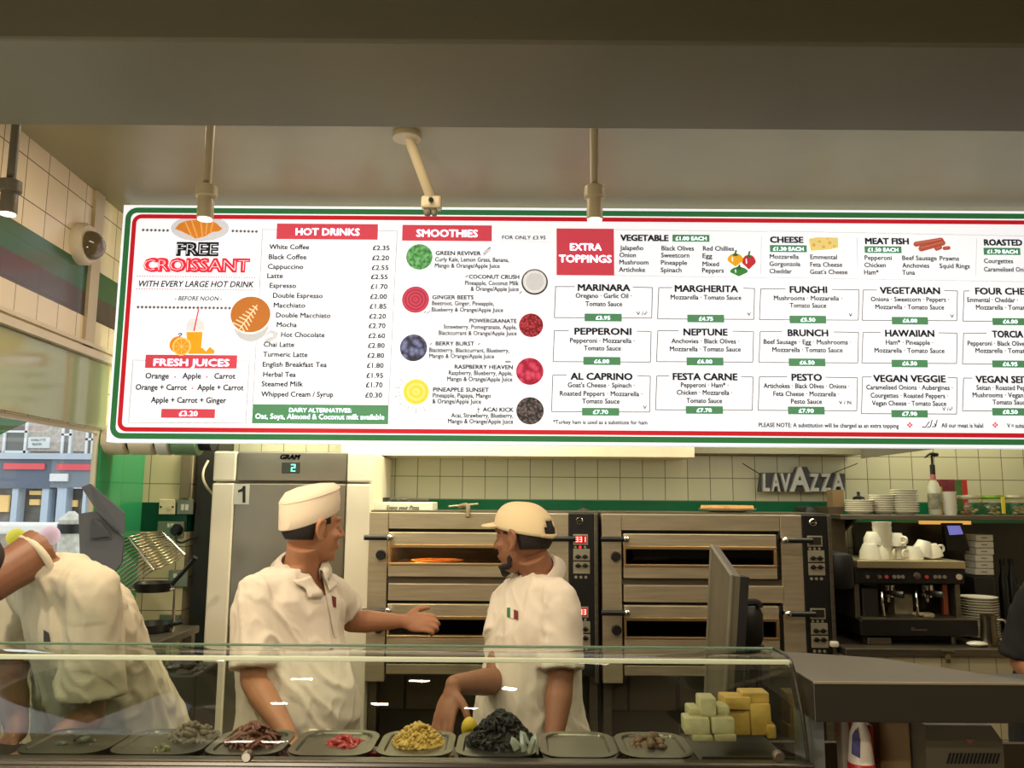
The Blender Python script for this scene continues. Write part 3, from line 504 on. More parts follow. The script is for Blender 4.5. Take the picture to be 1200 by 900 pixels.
# pizza frames
def pizza(c, q, gap, title, lines, tag_, price, pr, mark=None):
    x0, y0, x1, y1 = q; f = MB(); w = 0.9
    line(f, c, x0, y0, gap[0], y0, w); line(f, c, gap[1], y0 + 2, x1, y0 + 4, w); line(f, c, x0, y0, x0 - 5, y1, w); line(f, c, x1, y0 + 4, x1 - 3, y1 + 2, w); line(f, c, x0 - 5, y1, x1 - 3, y1 + 2, w)
    o = f.build('item_frame', I_GRY, bd); k = CROPS[c][2] / (10 / 3)
    f = MB(); T(f, c, title[0], title[1], title[2], title[3], 26 * k, 0.04); f.build('item_heading', I_DRK, o)
    for l in lines: f = MB(); T(f, c, *l, 17 * k, 0.020); f.build('item_lettering', I_DRK, o)
    f = MB()
    if mark: T(f, c, *mark, 13 * k, 0.02)
    if mark and mark[0].endswith('/'): xx = mark[2] + 3 * k; yy = mark[3]; line(f, c, xx, yy, xx + 11 * k, yy - 17 * k, 0.5, 2); line(f, c, xx + 3 * k, yy, xx + 14 * k, yy - 12 * k, 0.5, 2); line(f, c, xx, yy, xx, yy - 8 * k, 0.5, 2)
    if mark: f.build('diet_mark', I_DRK, o)
    f = MB(); rect(f, c, *tag_, 2); f.build('price_tag', I_GRN, o); f = MB(); T(f, c, price, pr[0], pr[1], pr[2], 14.5 * k, 0.006, 0, 3); f.build('price_lettering', I_WHT, o)
TS = 'Tomato Sauce'; MT = 'Mozzarella · Tomato Sauce'
pizza(6, (37, 53, 415, 174), (112, 338), ('MARINARA', 123, 329, 69), [('Oregano · Garlic Oil ·', 115, 334, 97), (TS, 153, 297, 129)], (150, 159, 295, 189), '£3.95', (194, 250, 182), ('V /', 352, 380, 164))
pizza(6, (440, 57, 814, 179), (492, 770), ('MARGHERITA', 502, 750, 73), [(MT, 486, 762, 103)], (551, 163, 695, 193), '£4.75', (596, 651, 186), ('V', 785, 799, 167))
pizza(6, (838, 62, 1222, 182), (935, 1116), ('FUNGHI', 951, 1098, 77), [('Mushrooms · Mozzarella ·', 889, 1156, 106), (TS, 951, 1094, 135)], (950, 167, 1093, 197), '£5.50', (994, 1050, 190), ('V', 1182, 1196, 170))
pizza(6, (32, 225, 410, 346), (89, 354), ('PEPPERONI', 110, 334, 240), [('Pepperoni · Mozzarella ·', 93, 346, 272), (TS, 147, 292, 302)], (145, 328, 290, 359), '£6.00', (188, 246, 352))
pizza(6, (436, 225, 810, 346), (518, 728), ('NEPTUNE', 536, 709, 243), [('Anchovies · Black Olives ·', 489, 754, 274), (MT, 483, 760, 305)], (548, 330, 692, 361), '£6.00', (591, 648, 353))
pizza(6, (836, 228, 1220, 349), (921, 1122), ('BRUNCH', 943, 1102, 246), [('Beef Sausage · Egg · Mushrooms ·', 849, 1191, 277), (MT, 883, 1158, 308)], (947, 334, 1090, 364), '£6.50', (990, 1047, 357))
pizza(6, (26, 399, 407, 541), (80, 356), ('AL CAPRINO', 95, 338, 416), [("Goat's Cheese · Spinach ·", 84, 346, 446), ('Roasted Peppers · Mozzarella ·', 53, 376, 479), (TS, 140, 287, 509)], (140, 527, 285, 557), '£7.70', (183, 241, 550), ('V', 378, 393, 531))
pizza(6, (432, 402, 808, 534), (480, 760), ('FESTA CARNE', 494, 748, 417), [('Pepperoni · Ham* ·', 526, 712, 446), ('Chicken · Mozzarella ·', 510, 727, 475), (TS, 548, 687, 507)], (545, 520, 690, 550), '£7.70', (588, 646, 543))
pizza(6, (833, 405, 1216, 536), (942, 1090), ('PESTO', 958, 1078, 420), [('Artichokes · Black Olives · Onions ·', 849, 1184, 449), ('Feta Cheese · Mozzarella ·', 887, 1144, 480), ('Pesto Sauce', 956, 1077, 510)], (944, 522, 1087, 552), '£7.90', (986, 1044, 545), ('V / N', 1143, 1191, 512))
pizza(5, (493, 337, 907, 470), (553, 848), ('VEGETARIAN', 566, 831, 353), [('Onions · Sweetcorn · Peppers ·', 526, 870, 387), (MT, 546, 848, 421)], (618, 456, 777, 489), '£6.00', (666, 729, 480), ('V', 875, 891, 459))
pizza(5, (492, 523, 906, 658), (570, 824), ('HAWAIIAN', 589, 806, 541), [('Ham* · Pineapple ·', 592, 800, 577), (MT, 542, 850, 612)], (617, 644, 776, 677), '£6.50', (665, 728, 668))
pizza(5, (490, 719, 906, 880), (530, 864), ('VEGAN VEGGIE', 537, 856, 740), [('Caramelised Onions · Aubergines ·', 506, 886, 774), ('Courgettes · Roasted Peppers ·', 525, 866, 810), ('Vegan Cheese · Tomato Sauce', 531, 858, 844)], (616, 865, 776, 897), '£7.90', (664, 728, 889), ('V /', 840, 868, 867))
pizza(5, (936, 341, 1350, 474), (960, 1290), ('FOUR CHEESE', 985, 1270, 356), [('Emmental · Cheddar ·', 950, 1172, 390), (MT, 988, 1290, 423)], (1060, 461, 1218, 492), '£6.00', (1107, 1170, 484))
pizza(5, (934, 527, 1350, 662), (1035, 1240), ('TORCIA', 1059, 1196, 545), [('Pepperoni · Black Olives', 951, 1212, 581), (MT, 986, 1290, 613)], (1059, 647, 1216, 678), '£6.95', (1106, 1169, 671))
pizza(5, (934, 724, 1350, 868), (972, 1290), ('VEGAN SEITAN', 987, 1282, 744), [('Seitan · Roasted Peppers', 990, 1252, 776), ('Mushrooms · Vegan', 973, 1196, 808), (TS, 1061, 1216, 840)], (1059, 856, 1216, 889), '£8.50', (1106, 1170, 881))
f = MB(); T(f, 6, '*Turkey ham is used as a substitute for ham', 27, 395, 589, 14, 0.018); f.build('footnote_lettering', I_DRK, bd); f = MB(); T(f, 0, 'PLEASE NOTE: A substitution will be charged as an extra topping', 889, 1053, 500.3, 4.4, 0.02); f.build('footnote_lettering', I_DRK, bd); f = MB(); T(f, 0, 'All our meat is halal', 1103, 1152, 500.8, 4.4, 0.02); f.build('footnote_lettering', I_DRK, bd); f = MB(); T(f, 0, 'V = suitable', 1180, 1206, 501.2, 4.4, 0.02); f.build('footnote_lettering', I_DRK, bd); f = MB()
for pts in (((1080, 500), (1084, 501), (1086, 498), (1089, 494)), ((1086, 501), (1090, 500), (1092, 492)), ((1092, 500), (1096, 500), (1095, 496)), ((1096, 500), (1098, 492))):
    for a, b in zip(pts, pts[1:]): line(f, 0, *a, *b, 1.0, 2)
f.build('arabic_lettering', I_DRK, bd)
f = MB()
for x in (1066, 1166): 
    for dx, dy in ((-2, 0), (2, 0), (0, -2), (0, 2)): dots(f, 0, x + dx, 498 + dy, x + dx + 0.1, 498 + dy, 1, 1.5)
f.build('footnote_diamond', I_RED, bd)
# ================================================================== SPOT LAMPS hanging from the ceiling
def spot(px, py, d, m, label, power, tilt):
    b = P(px, py, d); r = thing('spot_lamp', label, 'lamp', b, 'spot lamps on rods above the counter')
    s = d / 968
    f = MB(); f.cyl(b + V(0, 0, 40 * s), (b.x, b.y, CEIL), 5.3 * s); f.cyl((b.x, b.y, CEIL - 0.02), (b.x, b.y, CEIL), 0.045); f.build('rod', m, r, True)
    f = MB(); f.lathe([(6 * s, 47 * s), (12.5 * s, 44 * s), (13 * s, 31 * s), (9 * s, 30 * s)], b); f.build('collar', m, r, True)
    f = MB(); f.lathe([(8 * s, 33 * s), (9.5 * s, 30 * s), (10 * s, 4 * s), (9 * s, 3 * s)], b); f.build('lamp_head', m, r, True)
    f = MB(); f.lathe([(0.2 * s, 2 * s), (8.5 * s, 1 * s), (9 * s, 5 * s), (0.2 * s, 6 * s)], b); f.build('lens', mat('lamp_lens', S(255, 244, 214), 0.3, emit=2.5), r, True)
    l = bpy.data.lights.new('spot_light', 'SPOT'); l.energy = power; l.color = WARM; l.spot_size = math.radians(115 if power < 20 else 168); l.spot_blend = 0.6; l.shadow_soft_size = 0.03
    o = bpy.data.objects.new('spot_light', l); COL.objects.link(o); o.location = b - V(0, 0, 0.02); o.rotation_euler = (math.radians(tilt), 0, 0)
M_LAMP = mat('lamp_beige', S(196, 180, 144), 0.4); M_LAMPD = mat('lamp_grey', S(112, 104, 86), 0.45)
spot(240, 259, 2.15, M_LAMP, 'beige spot lamp on a rod above the croissant offer', 14, 25)
spot(697, 260, 2.15, M_LAMP, 'beige spot lamp on a rod above the extra toppings', 14, 25)
spot(9, 253, 2.0, M_LAMPD, 'grey spot lamp on a rod at the left tiled wall', 30, 0)
br = thing('wall_bracket', 'beige angled ceiling bracket above the smoothies heading', 'bracket', P(505, 248, 2.9))
e = P(505, 232, 2.9); s_ = PZ(486, 140, CEIL)
s_ = V(P(478, 120, 2.75).x, 2.75, CEIL)
f = MB(); f.cyl(e, s_, 0.018); f.cyl(s_ - V(0, 0, 0.02), s_, 0.05); f.build('arm', M_LAMP, br, True)
f = MB(); pbox(f, 493, 228, 517, 243, 2.88, 0.05, 0.01); f.build('clamp', M_LAMP, br)
f = MB(); pbox(f, 496, 242, 505, 252, 2.89, 0.03, 0.02); pbox(f, 505, 244, 512, 252, 2.89, 0.03, 0.02); f.build('jaw', M_LAMPD, br)
f = MB(); f.cyl(P(505, 234, 2.86), P(505, 234, 2.89), 0.009); f.build('bolt', M_DARK, br, True)
# ================================================================== FRIDGE
YF = 3.8
def zf(y, d=YF): return P(600, y, d).z
fr = thing('upright_fridge', 'tall steel fridge with cream side strips and a number one sticker', 'fridge', V(P(340, 700, YF).x, YF, 0))
xl, xr = P(246, 640, YF).x, P(433, 640, YF).x; ztop = P(340, 529.5, YF).z; zj = P(340, 564.5, YF).z; x1, x2 = P(273, 640, YF).x, P(404, 640, YF).x
M_FRS = mat('fridge_strip', S(236, 224, 198), 0.4, 0.05); M_FRD = mat('fridge_steel', S(150, 142, 124), 0.3, 0.85, var=0.1, scale=3)  # cream strips, set paler still for the light reflected on them
f = MB(); f.box((xl, YF + 0.03, 0.1), (xr, YF + 0.62, ztop), 0.008); f.build('cabinet', M_FRS, fr)
f = MB(); f.box((xl + .05, YF + 0.08, 0.0), (xl + .1, YF + 0.13, 0.1)); f.box((xr - .1, YF + 0.08, 0.0), (xr - .05, YF + 0.13, 0.1)); f.box((xl + .05, YF + 0.5, 0.0), (xl + .1, YF + 0.55, 0.1)); f.box((xr - .1, YF + .5, 0.0), (xr - .05, YF + .55, 0.1)); f.build('feet', M_DARK, fr)
dr = MB().box((x1, YF - 0.012, 0.12), (x2, YF + 0.03, zj - 0.008), 0.006).build('door', M_FRD, fr)
MB().box((xl, YF - 0.016, 0.12), (x1 - 0.002, YF + 0.03, zj - 0.008), 0.008).build('door_strip', M_FRS, fr)
MB().box((x2 + 0.002, YF - 0.016, 0.12), (xr, YF + 0.03, zj - 0.008), 0.008).build('door_strip', M_FRS, fr)
hp = MB().box((x1 + 0.004, YF - 0.012, zj), (x2, YF + 0.03, ztop), 0.006).build('header_panel', M_FRD, fr)
MB().box((xl, YF - 0.016, zj), (x1, YF + 0.03, ztop), 0.008).build('header_strip', M_FRS, fr)
MB().box((x2 + .002, YF - 0.016, zj), (xr, YF + 0.03, ztop), 0.008).build('header_strip', M_FRS, fr)
f = MB(); pbox(f, 330, 541.5, 351, 554.5, YF - 0.018, 0.01, 0.002); ds = f.build('display', mat('display_dark', S(60, 62, 52), 0.3), hp)
f = MB()
def seg7(mb, ch, x, y, w, h, d, t=1.0):      # seven-segment figure, x,y = top left in picture units
    on = {'2': 'abged', '3': 'abgcd', '1': 'bc', '0': 'abcdef', '5': 'afgcd'}[ch]
    R = {'a': (0, 0, w, t), 'g': (0, h / 2 - t / 2, w, h / 2 + t / 2), 'd': (0, h - t, w, h), 'f': (0, 0, t, h / 2), 'b': (w - t, 0, w, h / 2), 'e': (0, h / 2, t, h), 'c': (w - t, h / 2, w, h)}
    for s in on: q = R[s]; pbox(mb, x + q[0], y + q[1], x + q[2], y + q[3], d, 0.002)
seg7(f, '2', 341, 544, 5, 8.5, YF - 0.021, 1.1); f.build('digit', mat('digit_cyan', S(120, 255, 225), 0.4, emit=1.4), fr)
f = MB(); o_ = P(328, 538, YF - 0.0135); put_text(f, 'GRAM', o_, UX, UZ, P(353, 538, YF).x - o_.x, 5.2 * YF / F, 0.06, 0.25, 'l', 0, V(0, -1, 0)); f.build('maker_lettering', M_BLACK, hp)
f = MB(); pbox(f, 273.5, 567, 292, 591, YF - 0.0145, 0.002); st = f.build('sticker', mat('sticker_grey', S(206, 202, 186), 0.5), fr)
f = MB(); o_ = P(278, 589, YF - 0.016); ppoly(f, [(284.2, 589), (287.6, 589), (287.6, 569.5), (284.8, 569.5), (283.4, 572.5), (279, 574.5), (279, 577.2), (284.2, 576)], YF - .016, .001); f.build('numeral', M_BLACK, st)
# ================================================================== DECK OVENS
def oven(sx, label, lit, dy):
    YO = 3.8; ox = P(705.3, 690, YO).x; k = 3.8 / 972
    t = P(sx, 690, YO).x
    X = lambda px: t + (px - 705.3) * k
    Z = lambda y: P(700, y + dy, YO).z
    r = thing('pizza_oven', label, 'oven', V(X(837), YO, 0), 'double deck pizza ovens')
    def bx(n, x0, y0, x1_, y1, m, d0=0.0, d1=0.05, bev=0.003, par=r): return MB().box((X(x0), YO + d0, Z(y0)), (X(x1_), YO + d1, Z(y1)), bev).build(n, m, par)
    D1 = 0.56
    # carcass: hollow decks
    f = MB(); f.box((X(705.5), YO + .02, Z(602)), (X(972), YO + D1, Z(600)))
    f.box((X(706), YO + .05, Z(792)), (X(709), YO + D1, Z(602))); f.box((X(966), YO + .05, Z(792)), (X(970), YO + D1, Z(602))); f.box((X(706), YO + D1 - .01, Z(792)), (X(970), YO + D1, Z(602))); f.box((X(709), YO + .05, Z(796)), (X(966), YO + D1, Z(790)))
    f.build('carcass', M_STEELD, r)
    M_CAV = mat('oven_cavity', S(60, 46, 34), 0.6)
    for ya, yb in ((623, 684), (707, 789)):
        f = MB(); zt, zb = Z(ya), Z(yb); a, b = X(729), X(909)
        f.box((a, YO + .055, zb), (b, YO + .5, zb + .008)); f.box((a, YO + .055, zt - .008), (b, YO + .5, zt)); f.box((a - .008, YO + .055, zb), (a, YO + .5, zt)); f.box((b, YO + .055, zb), (b + .008, YO + .5, zt)); f.box((a, YO + .5, zb), (b, YO + .508, zt)); f.build('baking_chamber', M_CAV, r)
        f = MB(); f.box((a, YO + .06, Z(yb - 18)), (b, YO + .49, Z(yb - 14))); f.build('baking_stone', mat('baking_stone', S(120, 98, 76), 0.8), r)
    bx('side_pillar', 705.5, 602, 728, 800, M_STEEL, -.012, .05); bx('side_pillar', 912, 602, 937, 800, M_STEEL, -.012, .05)
    bx('top_panel', 728.3, 602, 911.7, 621, M_STEEL, -.008, .05)
    bx('middle_panel', 730, 685, 914, 705, M_STEEL, -.012, .05)
    bx('gap_strip', 728, 621, 912, 625, M_DARK, .02, .05, 0); bx('gap_strip', 728, 678, 912, 685, M_STEELD, .005, .05, 0); bx('gap_strip', 728, 705, 912, 708.5, M_DARK, .02, .05, 0)
    for j, (a, b, wt, wb) in enumerate(((625, 677, 643, 660.5), (708.5, 776, 726.5, 745))):
        d = bx('oven_door', 730, a, 906, wt - 4, M_STEEL, -.022, .03); 
        bx('lower_strip', 730, wb + 3, 906, b, M_STEEL, -.022, .03, .003, d); bx('door_end', 906, a, 910, b, M_BLACK, -.01, .03, .002, d)
        fm = MB()
        for q in ((730, wt - 4, 906, wt), (730, wb, 906, wb + 3), (730, wt, 732.5, wb), (902.5, wt, 906, wb)): fm.box((X(q[0]), YO - .026, Z(q[1])), (X(q[2]), YO + .02, Z(q[3])), .002)
        fm.build('window_frame', mat('frame_brass', S(206, 176, 128), 0.3, 0.9), d)
        bx('window_pane', 732, wt, 903, wb, glass('oven_glass', (0.50, 0.45, 0.40, 1) if not lit else (0.8, 0.76, 0.7, 1)) if not lit else glass('oven_glass_lit', (0.8, 0.76, 0.7, 1)), -.012, -.006, 0, d)
        for hx0, hx1, hb in ((703, 731, 732), (944, 914, 913)):
            yy = 631 if j == 0 else 716
            h = MB().tube([(X(hx0), YO - .06, Z(yy)), (X(hx1), YO - .06, Z(yy))], 3.1 * k, 12).build('handle', M_BLACK, r, True)
            f = MB(); f.sph((X(hb), YO - .06, Z(yy)), 4.2 * k, 12, 8); f.cyl((X(hb), YO - .06, Z(yy)), (X(hb), YO, Z(yy)), 2.2 * k); f.build('handle_mount', M_CHROME, h, True)
        f = MB(); yy = 651.5 if j == 0 else 737; f.lathe([(5.6 * k, 0), (5.6 * k, .02), (4.8 * k, .026)], (X(721), YO - .012, Z(yy)), (0, -1, 0)); f.build('vent_knob', M_BLACK, r, True)
    bx('bottom_panel', 730, 779, 912, 791, M_STEEL, -.01, .05)
    # control column
    cp = bx('control_panel', 937, 602, 966, 791, M_BLACK, -.016, .05); bx('column_edge', 966, 602, 970.5, 800, M_STEELD, -.02, .05)
    f = MB(); cx, cz = X(949.5), Z(610.5); R = 4.4 * k
    for i in range(24): pass
    f.tube([(cx + R * .8 * math.cos(2 * PI * i / 24), YO - .018, cz + R * .8 * math.sin(2 * PI * i / 24)) for i in range(24)], R * .16, 6, closed=True); f.box((cx - R * .5, YO - .02, cz - R * .12), (cx + R * .9, YO - .016, cz + R * .12)); f.build('badge', M_CHROME, cp)
    M_FACE = mat('dial_plate', S(176, 168, 146), 0.35, 0.4); M_LED = mat('led_red', S(255, 40, 50), 0.4, emit=1.6)
    for yo in (0, 84.5):
        dp = bx('display', 942, 626 + yo, 959, 638.5 + yo, M_FACE, -.022, -.016, .001, cp)
        bx('screen', 943.5, 627.5 + yo, 957.5, 636.5 + yo, mat('screen_red', S(150, 16, 26), 0.3, emit=0.7) if lit else mat('screen_off', S(46, 42, 34), 0.3), -.0235, -.021, 0, cp)
        if lit:
            f = MB()
            for i, ch in enumerate('331' if yo == 0 else '303'):
                on = {'3': 'abgcd', '1': 'bc', '0': 'abcdef'}[ch]; w_, h_, tt = 3.0, 6.0, 0.8; q0 = 944.6 + i * 4.3; q1 = 629 + yo
                RR = {'a': (0, 0, w_, tt), 'g': (0, 2.6, w_, 3.4), 'd': (0, h_ - tt, w_, h_), 'f': (0, 0, tt, 3), 'b': (w_ - tt, 0, w_, 3), 'e': (0, 3, tt, h_), 'c': (w_ - tt, 3, w_, h_)}
                for s in on: a = RR[s]; f.box((X(q0 + a[0]), YO - .0245, Z(q1 + a[1])), (X(q0 + a[2]), YO - .023, Z(q1 + a[3])))
            f.build('digit', mat('digit_red', S(255, 170, 160), 0.4, emit=2.0), cp)
        for i in range(3):
            f = MB(); f.cyl((X(944.5 + i * 5.5), YO - .02, Z(641 + yo)), (X(944.5 + i * 5.5), YO - .016, Z(641 + yo)), 1.5 * k, None, 10); f.build('button', M_LED if lit and i == 1 else M_FACE, cp)
            f = MB(); f.cyl((X(945 + i * 5.7), YO - .02, Z(676 + yo)), (X(945 + i * 5.7), YO - .016, Z(676 + yo)), 1.7 * k, None, 10); f.build('button', M_FACE, cp)
        for (pa, pb, ky) in ((643, 656.5, 652), (658, 672, 662.5)):
            bx('dial_plate', 942, pa + yo, 961, pb + yo, M_FACE, -.02, -.016, .001, cp)
            for i in range(2):
                f = MB(); cxx = 947.5 + i * 8; f.lathe([(2.6 * k, 0), (2.6 * k, .004), (1.5 * k, .005), (1.5 * k, .014)], (X(cxx), YO - .02, Z(ky + yo)), (0, -1, 0), 12)
                f.box((X(cxx - 3.4), YO - .03, Z(ky + yo - .8)), (X(cxx + 3.4), YO - .022, Z(ky + yo + .8))); f.build('dial', M_BLACK, cp)
    # stand
    for lx in (708, 962):
        for ly in (0.06, 0.48): MB().box((X(lx), YO + ly, 0), (X(lx + 9), YO + ly + .04, Z(792))).build('leg', M_STEELD, r)
    MB().box((X(712), YO + .30, 0.37), (X(964), YO + .32, Z(797))).build('stand_panel', mat('stand_grey', S(74, 68, 58), 0.45, 0.3), r)
    for q in ((712, 742), (745, 800), (806, 900)): MB().box((X(q[0]), YO + .26, Z(850)), (X(q[1]), YO + .30, Z(800)), .004).build('drawer', mat('drawer_grey', S(104, 94, 78), 0.4, 0.4), r)
    MB().box((X(710), YO + .06, 0.35), (X(968), YO + .5, 0.37)).build('lower_shelf', M_STEELD, r)
    f = MB(); f.cyl((X(800), YO + .06, 0.38), (X(850), YO + .06, Z(792)), .012); f.build('brace', M_BLACK, r)
    return r, X, Z
ov1, X1, Z1 = oven(430.0, 'left deck oven with red lit displays and a pizza baking inside', True, 0)
ov2, X2, Z2 = oven(705.3, 'right deck oven with unlit displays beside the coffee machine', False, 0)
l = bpy.data.lights.new('oven_light', 'POINT'); l.energy = 2.2; l.color = (1, 0.55, 0.2); l.shadow_soft_size = 0.02
o = bpy.data.objects.new('oven_light', l); COL.objects.link(o); o.location = (X1(760), 3.95, Z1(632))
def pizza_on(name, c, r, label, plate=False):
    t = thing(name, label, 'pizza', c); f = MB(); z0 = 0
    if plate: f.lathe([(r * .6, 0), (r * 1.05, .012), (r * 1.08, .016), (r * .6, .008)], c, n=32); f.build('plate', M_WHITE, t, True); z0 = .012
    f = MB(); f.lathe([(r * .9, z0), (r, z0 + .008), (r * .97, z0 + .02), (r * .9, z0 + .02), (r * .84, z0 + .01), (0.001, z0 + .01)], c, n=32); f.build('crust', mat('pizza_crust', S(206, 150, 84), 0.7, var=0.25, scale=20), t, True)
    f = MB(); f.lathe([(r * .85, z0 + .009), (r * .85, z0 + .013), (.001, z0 + .016)], c, n=32); f.build('topping', mat('pizza_cheese', S(230, 140, 60), 0.5, var=0.45, scale=26, bump=0.6), t, True)
    return t
stone_z = Z1(684 - 18)
pizza_on('baking_pizza', V(X1(782), 3.96, stone_z + .001), 0.13, 'glowing pizza baking inside the left oven')
pizza_on('pizza', V(P(852, 597, 4.0).x, 4.0, Z2(600) + .001), 0.125, 'pizza on a white plate lying on top of the right oven', True)
# things on the left oven
pbx = thing('pizza_box', 'white flat takeaway pizza box on top of the left oven', 'box', V(P(472, 598, 3.92).x, 3.92, Z1(600)))
f = MB(); a = P(437, 590, 3.88).x; b = P(507, 590, 3.88).x; f.box((a, 3.88, Z1(600)), (b, 4.14, P(470, 588.5, 3.88).z), .003); bb = f.build('carton', mat('carton_white', S(226, 222, 196), 0.7), pbx)
f = MB(); o_ = P(453, 597, 3.879); put_text(f, 'Enjoy your Pizza', o_, UX, UZ, P(491, 597, 3.879).x - o_.x, 4.6 * 3.88 / F, 0.02, 0.2, 'l', 0, V(0, -1, 0)); f.build('lettering', mat('carton_ink', S(110, 100, 76), 0.7), bb)
f = MB(); zt = P(470, 588.5, 3.88).z; f.tube([(P(458, 587, 3.95).x, 3.95, zt + .012), (P(480, 587, 3.95).x, 3.98, zt + .012), (P(500, 587, 3.95).x, 4.02, zt + .01)], .006, 8); 
f.lathe([(.018, 0), (.018, .02)], (P(453, 587, 3.93).x, 3.93, zt + .001)); f.sph((P(472, 587, 3.9).x, 3.93, zt + .012), (.03, .02, .011)); tag(f.build('kitchen_tool', mat('dark_metal', S(60, 56, 48), 0.4, 0.7), None, True), 'dark kitchen tool lying on top of the pizza box', 'tool')
tg = thing('scraper', 'wooden handled scraper lying over the front edge of left oven', 'scraper', V(P(543, 596, 3.82).x, 3.82, Z1(600)))
f = MB(); f.tube([P(538, 595, 3.83) + V(0, 0, .005), P(548, 594, 3.80) + V(0, 0, .005), P(548, 606, 3.775)], [.010, .011, .009], 8, 4); f.build('handle', mat('worn_wood', S(120, 102, 74), 0.7), tg, True)
f = MB(); f.tube([P(526, 594.5, 3.84) + V(0, 0, .004), P(560, 591.5, 3.9) + V(0, 0, .004)], .004, 8); f.build('blade', M_STEEL, tg, True)
f = MB(); f.lathe([(.03, 0), (.03, .006), (.008, .012), (.008, .02), (.014, .024)], V(P(684, 594, 4.0).x, 4.0, Z1(600))); tag(f.build('vent_cap', M_STEELD, None, True), 'small round steel vent cap on the left oven, right corner', 'cap')
# flue box between the ovens
f = MB(); a = P(694, 690, 3.84).x; b = P(703.5, 690, 3.84).x; f.box((X1(972) + .004, 3.86, 0), (X2(705.3) - .004, 4.3, Z1(604))); tag(f.build('gap_filler_panel', M_BLACK), 'black upright panel standing in the gap between the two ovens', 'panel')
# ================================================================== WALL SIGN
sg = thing('wall_sign', 'silver coffee brand letters on a dark backing on tiled wall', 'sign', P(940, 576, 4.36))
f = MB(); ppoly(f, [(889, 576), (892, 554), (931, 554), (934, 547), (946, 547), (949, 554), (990, 555), (990, 576)], 4.40, .03); f.build('backing', mat('sign_backing', S(66, 66, 62), 0.4), sg)
f = MB(); M_LET = mat('letter_silver', S(190, 188, 178), 0.35, 0.3)
for ch, a, b, yt in (('L', 893, 902, 556), ('A', 903, 914, 556), ('V', 914, 927, 556), ('A', 924, 950, 549), ('Z', 948, 960, 556), ('Z', 961, 974, 556), ('A', 974, 989, 556)):
    o_ = P(a, 575, 4.395); put_text(f, ch, o_, UX, UZ, P(b, 575, 4.395).x - o_.x, (575 - yt) * 4.4 / F, 0.03, 0.05, 'l', 0.02, V(0, -1, 0))
f.build('sign_letters', M_LET, sg)
f = MB(); f.tube([P(891, 556, 4.39), P(870, 543, 4.42)], .0025, 6); f.tube([P(975, 555, 4.39), P(1005, 543, 4.42)], .0025, 6); f.build('hanging_wire', M_DARK, sg)
# ================================================================== COFFEE COUNTER, SHELF
YC = 3.74
ct = P(1080, 760, YC); cx0 = X2(972) + .012
wk = thing('coffee_counter', 'cream tiled counter with dull steel worktop under the coffee machine', 'counter', V(1.9, YC, 0))
f = MB(); f.box((cx0, YC + .01, 0), (3.19, 4.4, ct.z - .035)); f.build('tiled_front', T_COUNTER, wk)
f = MB(); f.box((cx0, YC - .01, ct.z - .035), (3.19, 4.41, ct.z), .004); f.build('worktop', M_STEELD, wk)
tp = thing('water_tap', 'small brass tap on cream tiles below the coffee counter', 'tap', P(1110, 776, YC))
f = MB(); f.cyl(P(1111, 770, YC + .01), P(1111, 770, YC - .06), .011); f.cyl(P(1111, 770, YC - .045), P(1111, 777, YC - .045), .009); f.build('spout', mat('old_brass', S(96, 84, 56), 0.4, 0.6), tp, True)
f = MB(); f.cyl(P(1111, 770, YC - .03), P(1111, 764, YC - .03), .006); f.cyl(P(1103, 763, YC - .03), P(1118, 764, YC - .03), .006); f.build('handle', mat('old_brass', S(96, 84, 56)), tp, True)
YS2 = 4.05
shz = P(1100, 604, YS2).z; sx0 = P(985, 606, YS2).x
sh = thing('wall_shelf', 'long steel shelf holding plates, cups and jars above coffee machine', 'shelf', V(2.0, YS2, shz - .03))
f = MB(); f.box((sx0, YS2, shz - .022), (3.19, 4.41, shz), .003); f.build('shelf_board', M_STEELD, sh)
for x in (sx0 + .1, 3.1): f = MB(); f.prism([(x, 4.41, shz - .022), (x, 4.12, shz - .022), (x, 4.41, shz - .14)], (.012, 0, 0)); f.build('bracket', M_STEELD, sh)
def dish(mb, c, r, h=.018, tilt=None): mb.lathe([(r * .55, 0), (r * .6, .003), (r, h), (r * 1.0, h + .003), (r * .58, .006), (.001, .006)], c, n=28)
proto = {}
def plates(x0, x1, ybot, d, n, top, group, lab_mid, lab_top, shelfz, pitch=None):
    c = V((P(x0, ybot, d).x + P(x1, ybot, d).x) / 2, d + .1, shelfz); r = (P(x1, ybot, d).x - P(x0, ybot, d).x) / 2 * (d + .1) / d
    h = P(x0, top, d + .1).z - shelfz; pt = (h - .02) / max(n - 1, 1)
    for i in range(n):
        key = round(r, 4)
        if key not in proto:
            f = MB(); dish(f, c, r); o = f.build('dinner_plate', M_WHITE, None, True); proto[key] = o
        else: o = proto[key].copy(); COL.objects.link(o)
        o.location = (c.x, c.y, shelfz + i * pt)
        tag(o, lab_top if i == n - 1 else lab_mid, 'plate', group)
plates(1001, 1033, 603, YS2, 6, 586, 'plates stacked on the steel shelf', 'white plate within the shortest stack on the steel shelf', 'topmost white plate of the shortest stack on the shelf', shz)
plates(1030, 1060, 603, YS2 + .02, 8, 580, 'plates stacked on the steel shelf', 'white plate within the middle stack on the steel shelf', 'topmost white plate of the middle stack on the shelf', shz)
plates(1057, 1088, 603, YS2 - .01, 10, 574, 'plates stacked on the steel shelf', 'white plate within the tallest stack on the steel shelf', 'topmost white plate of the tallest stack on the shelf', shz)
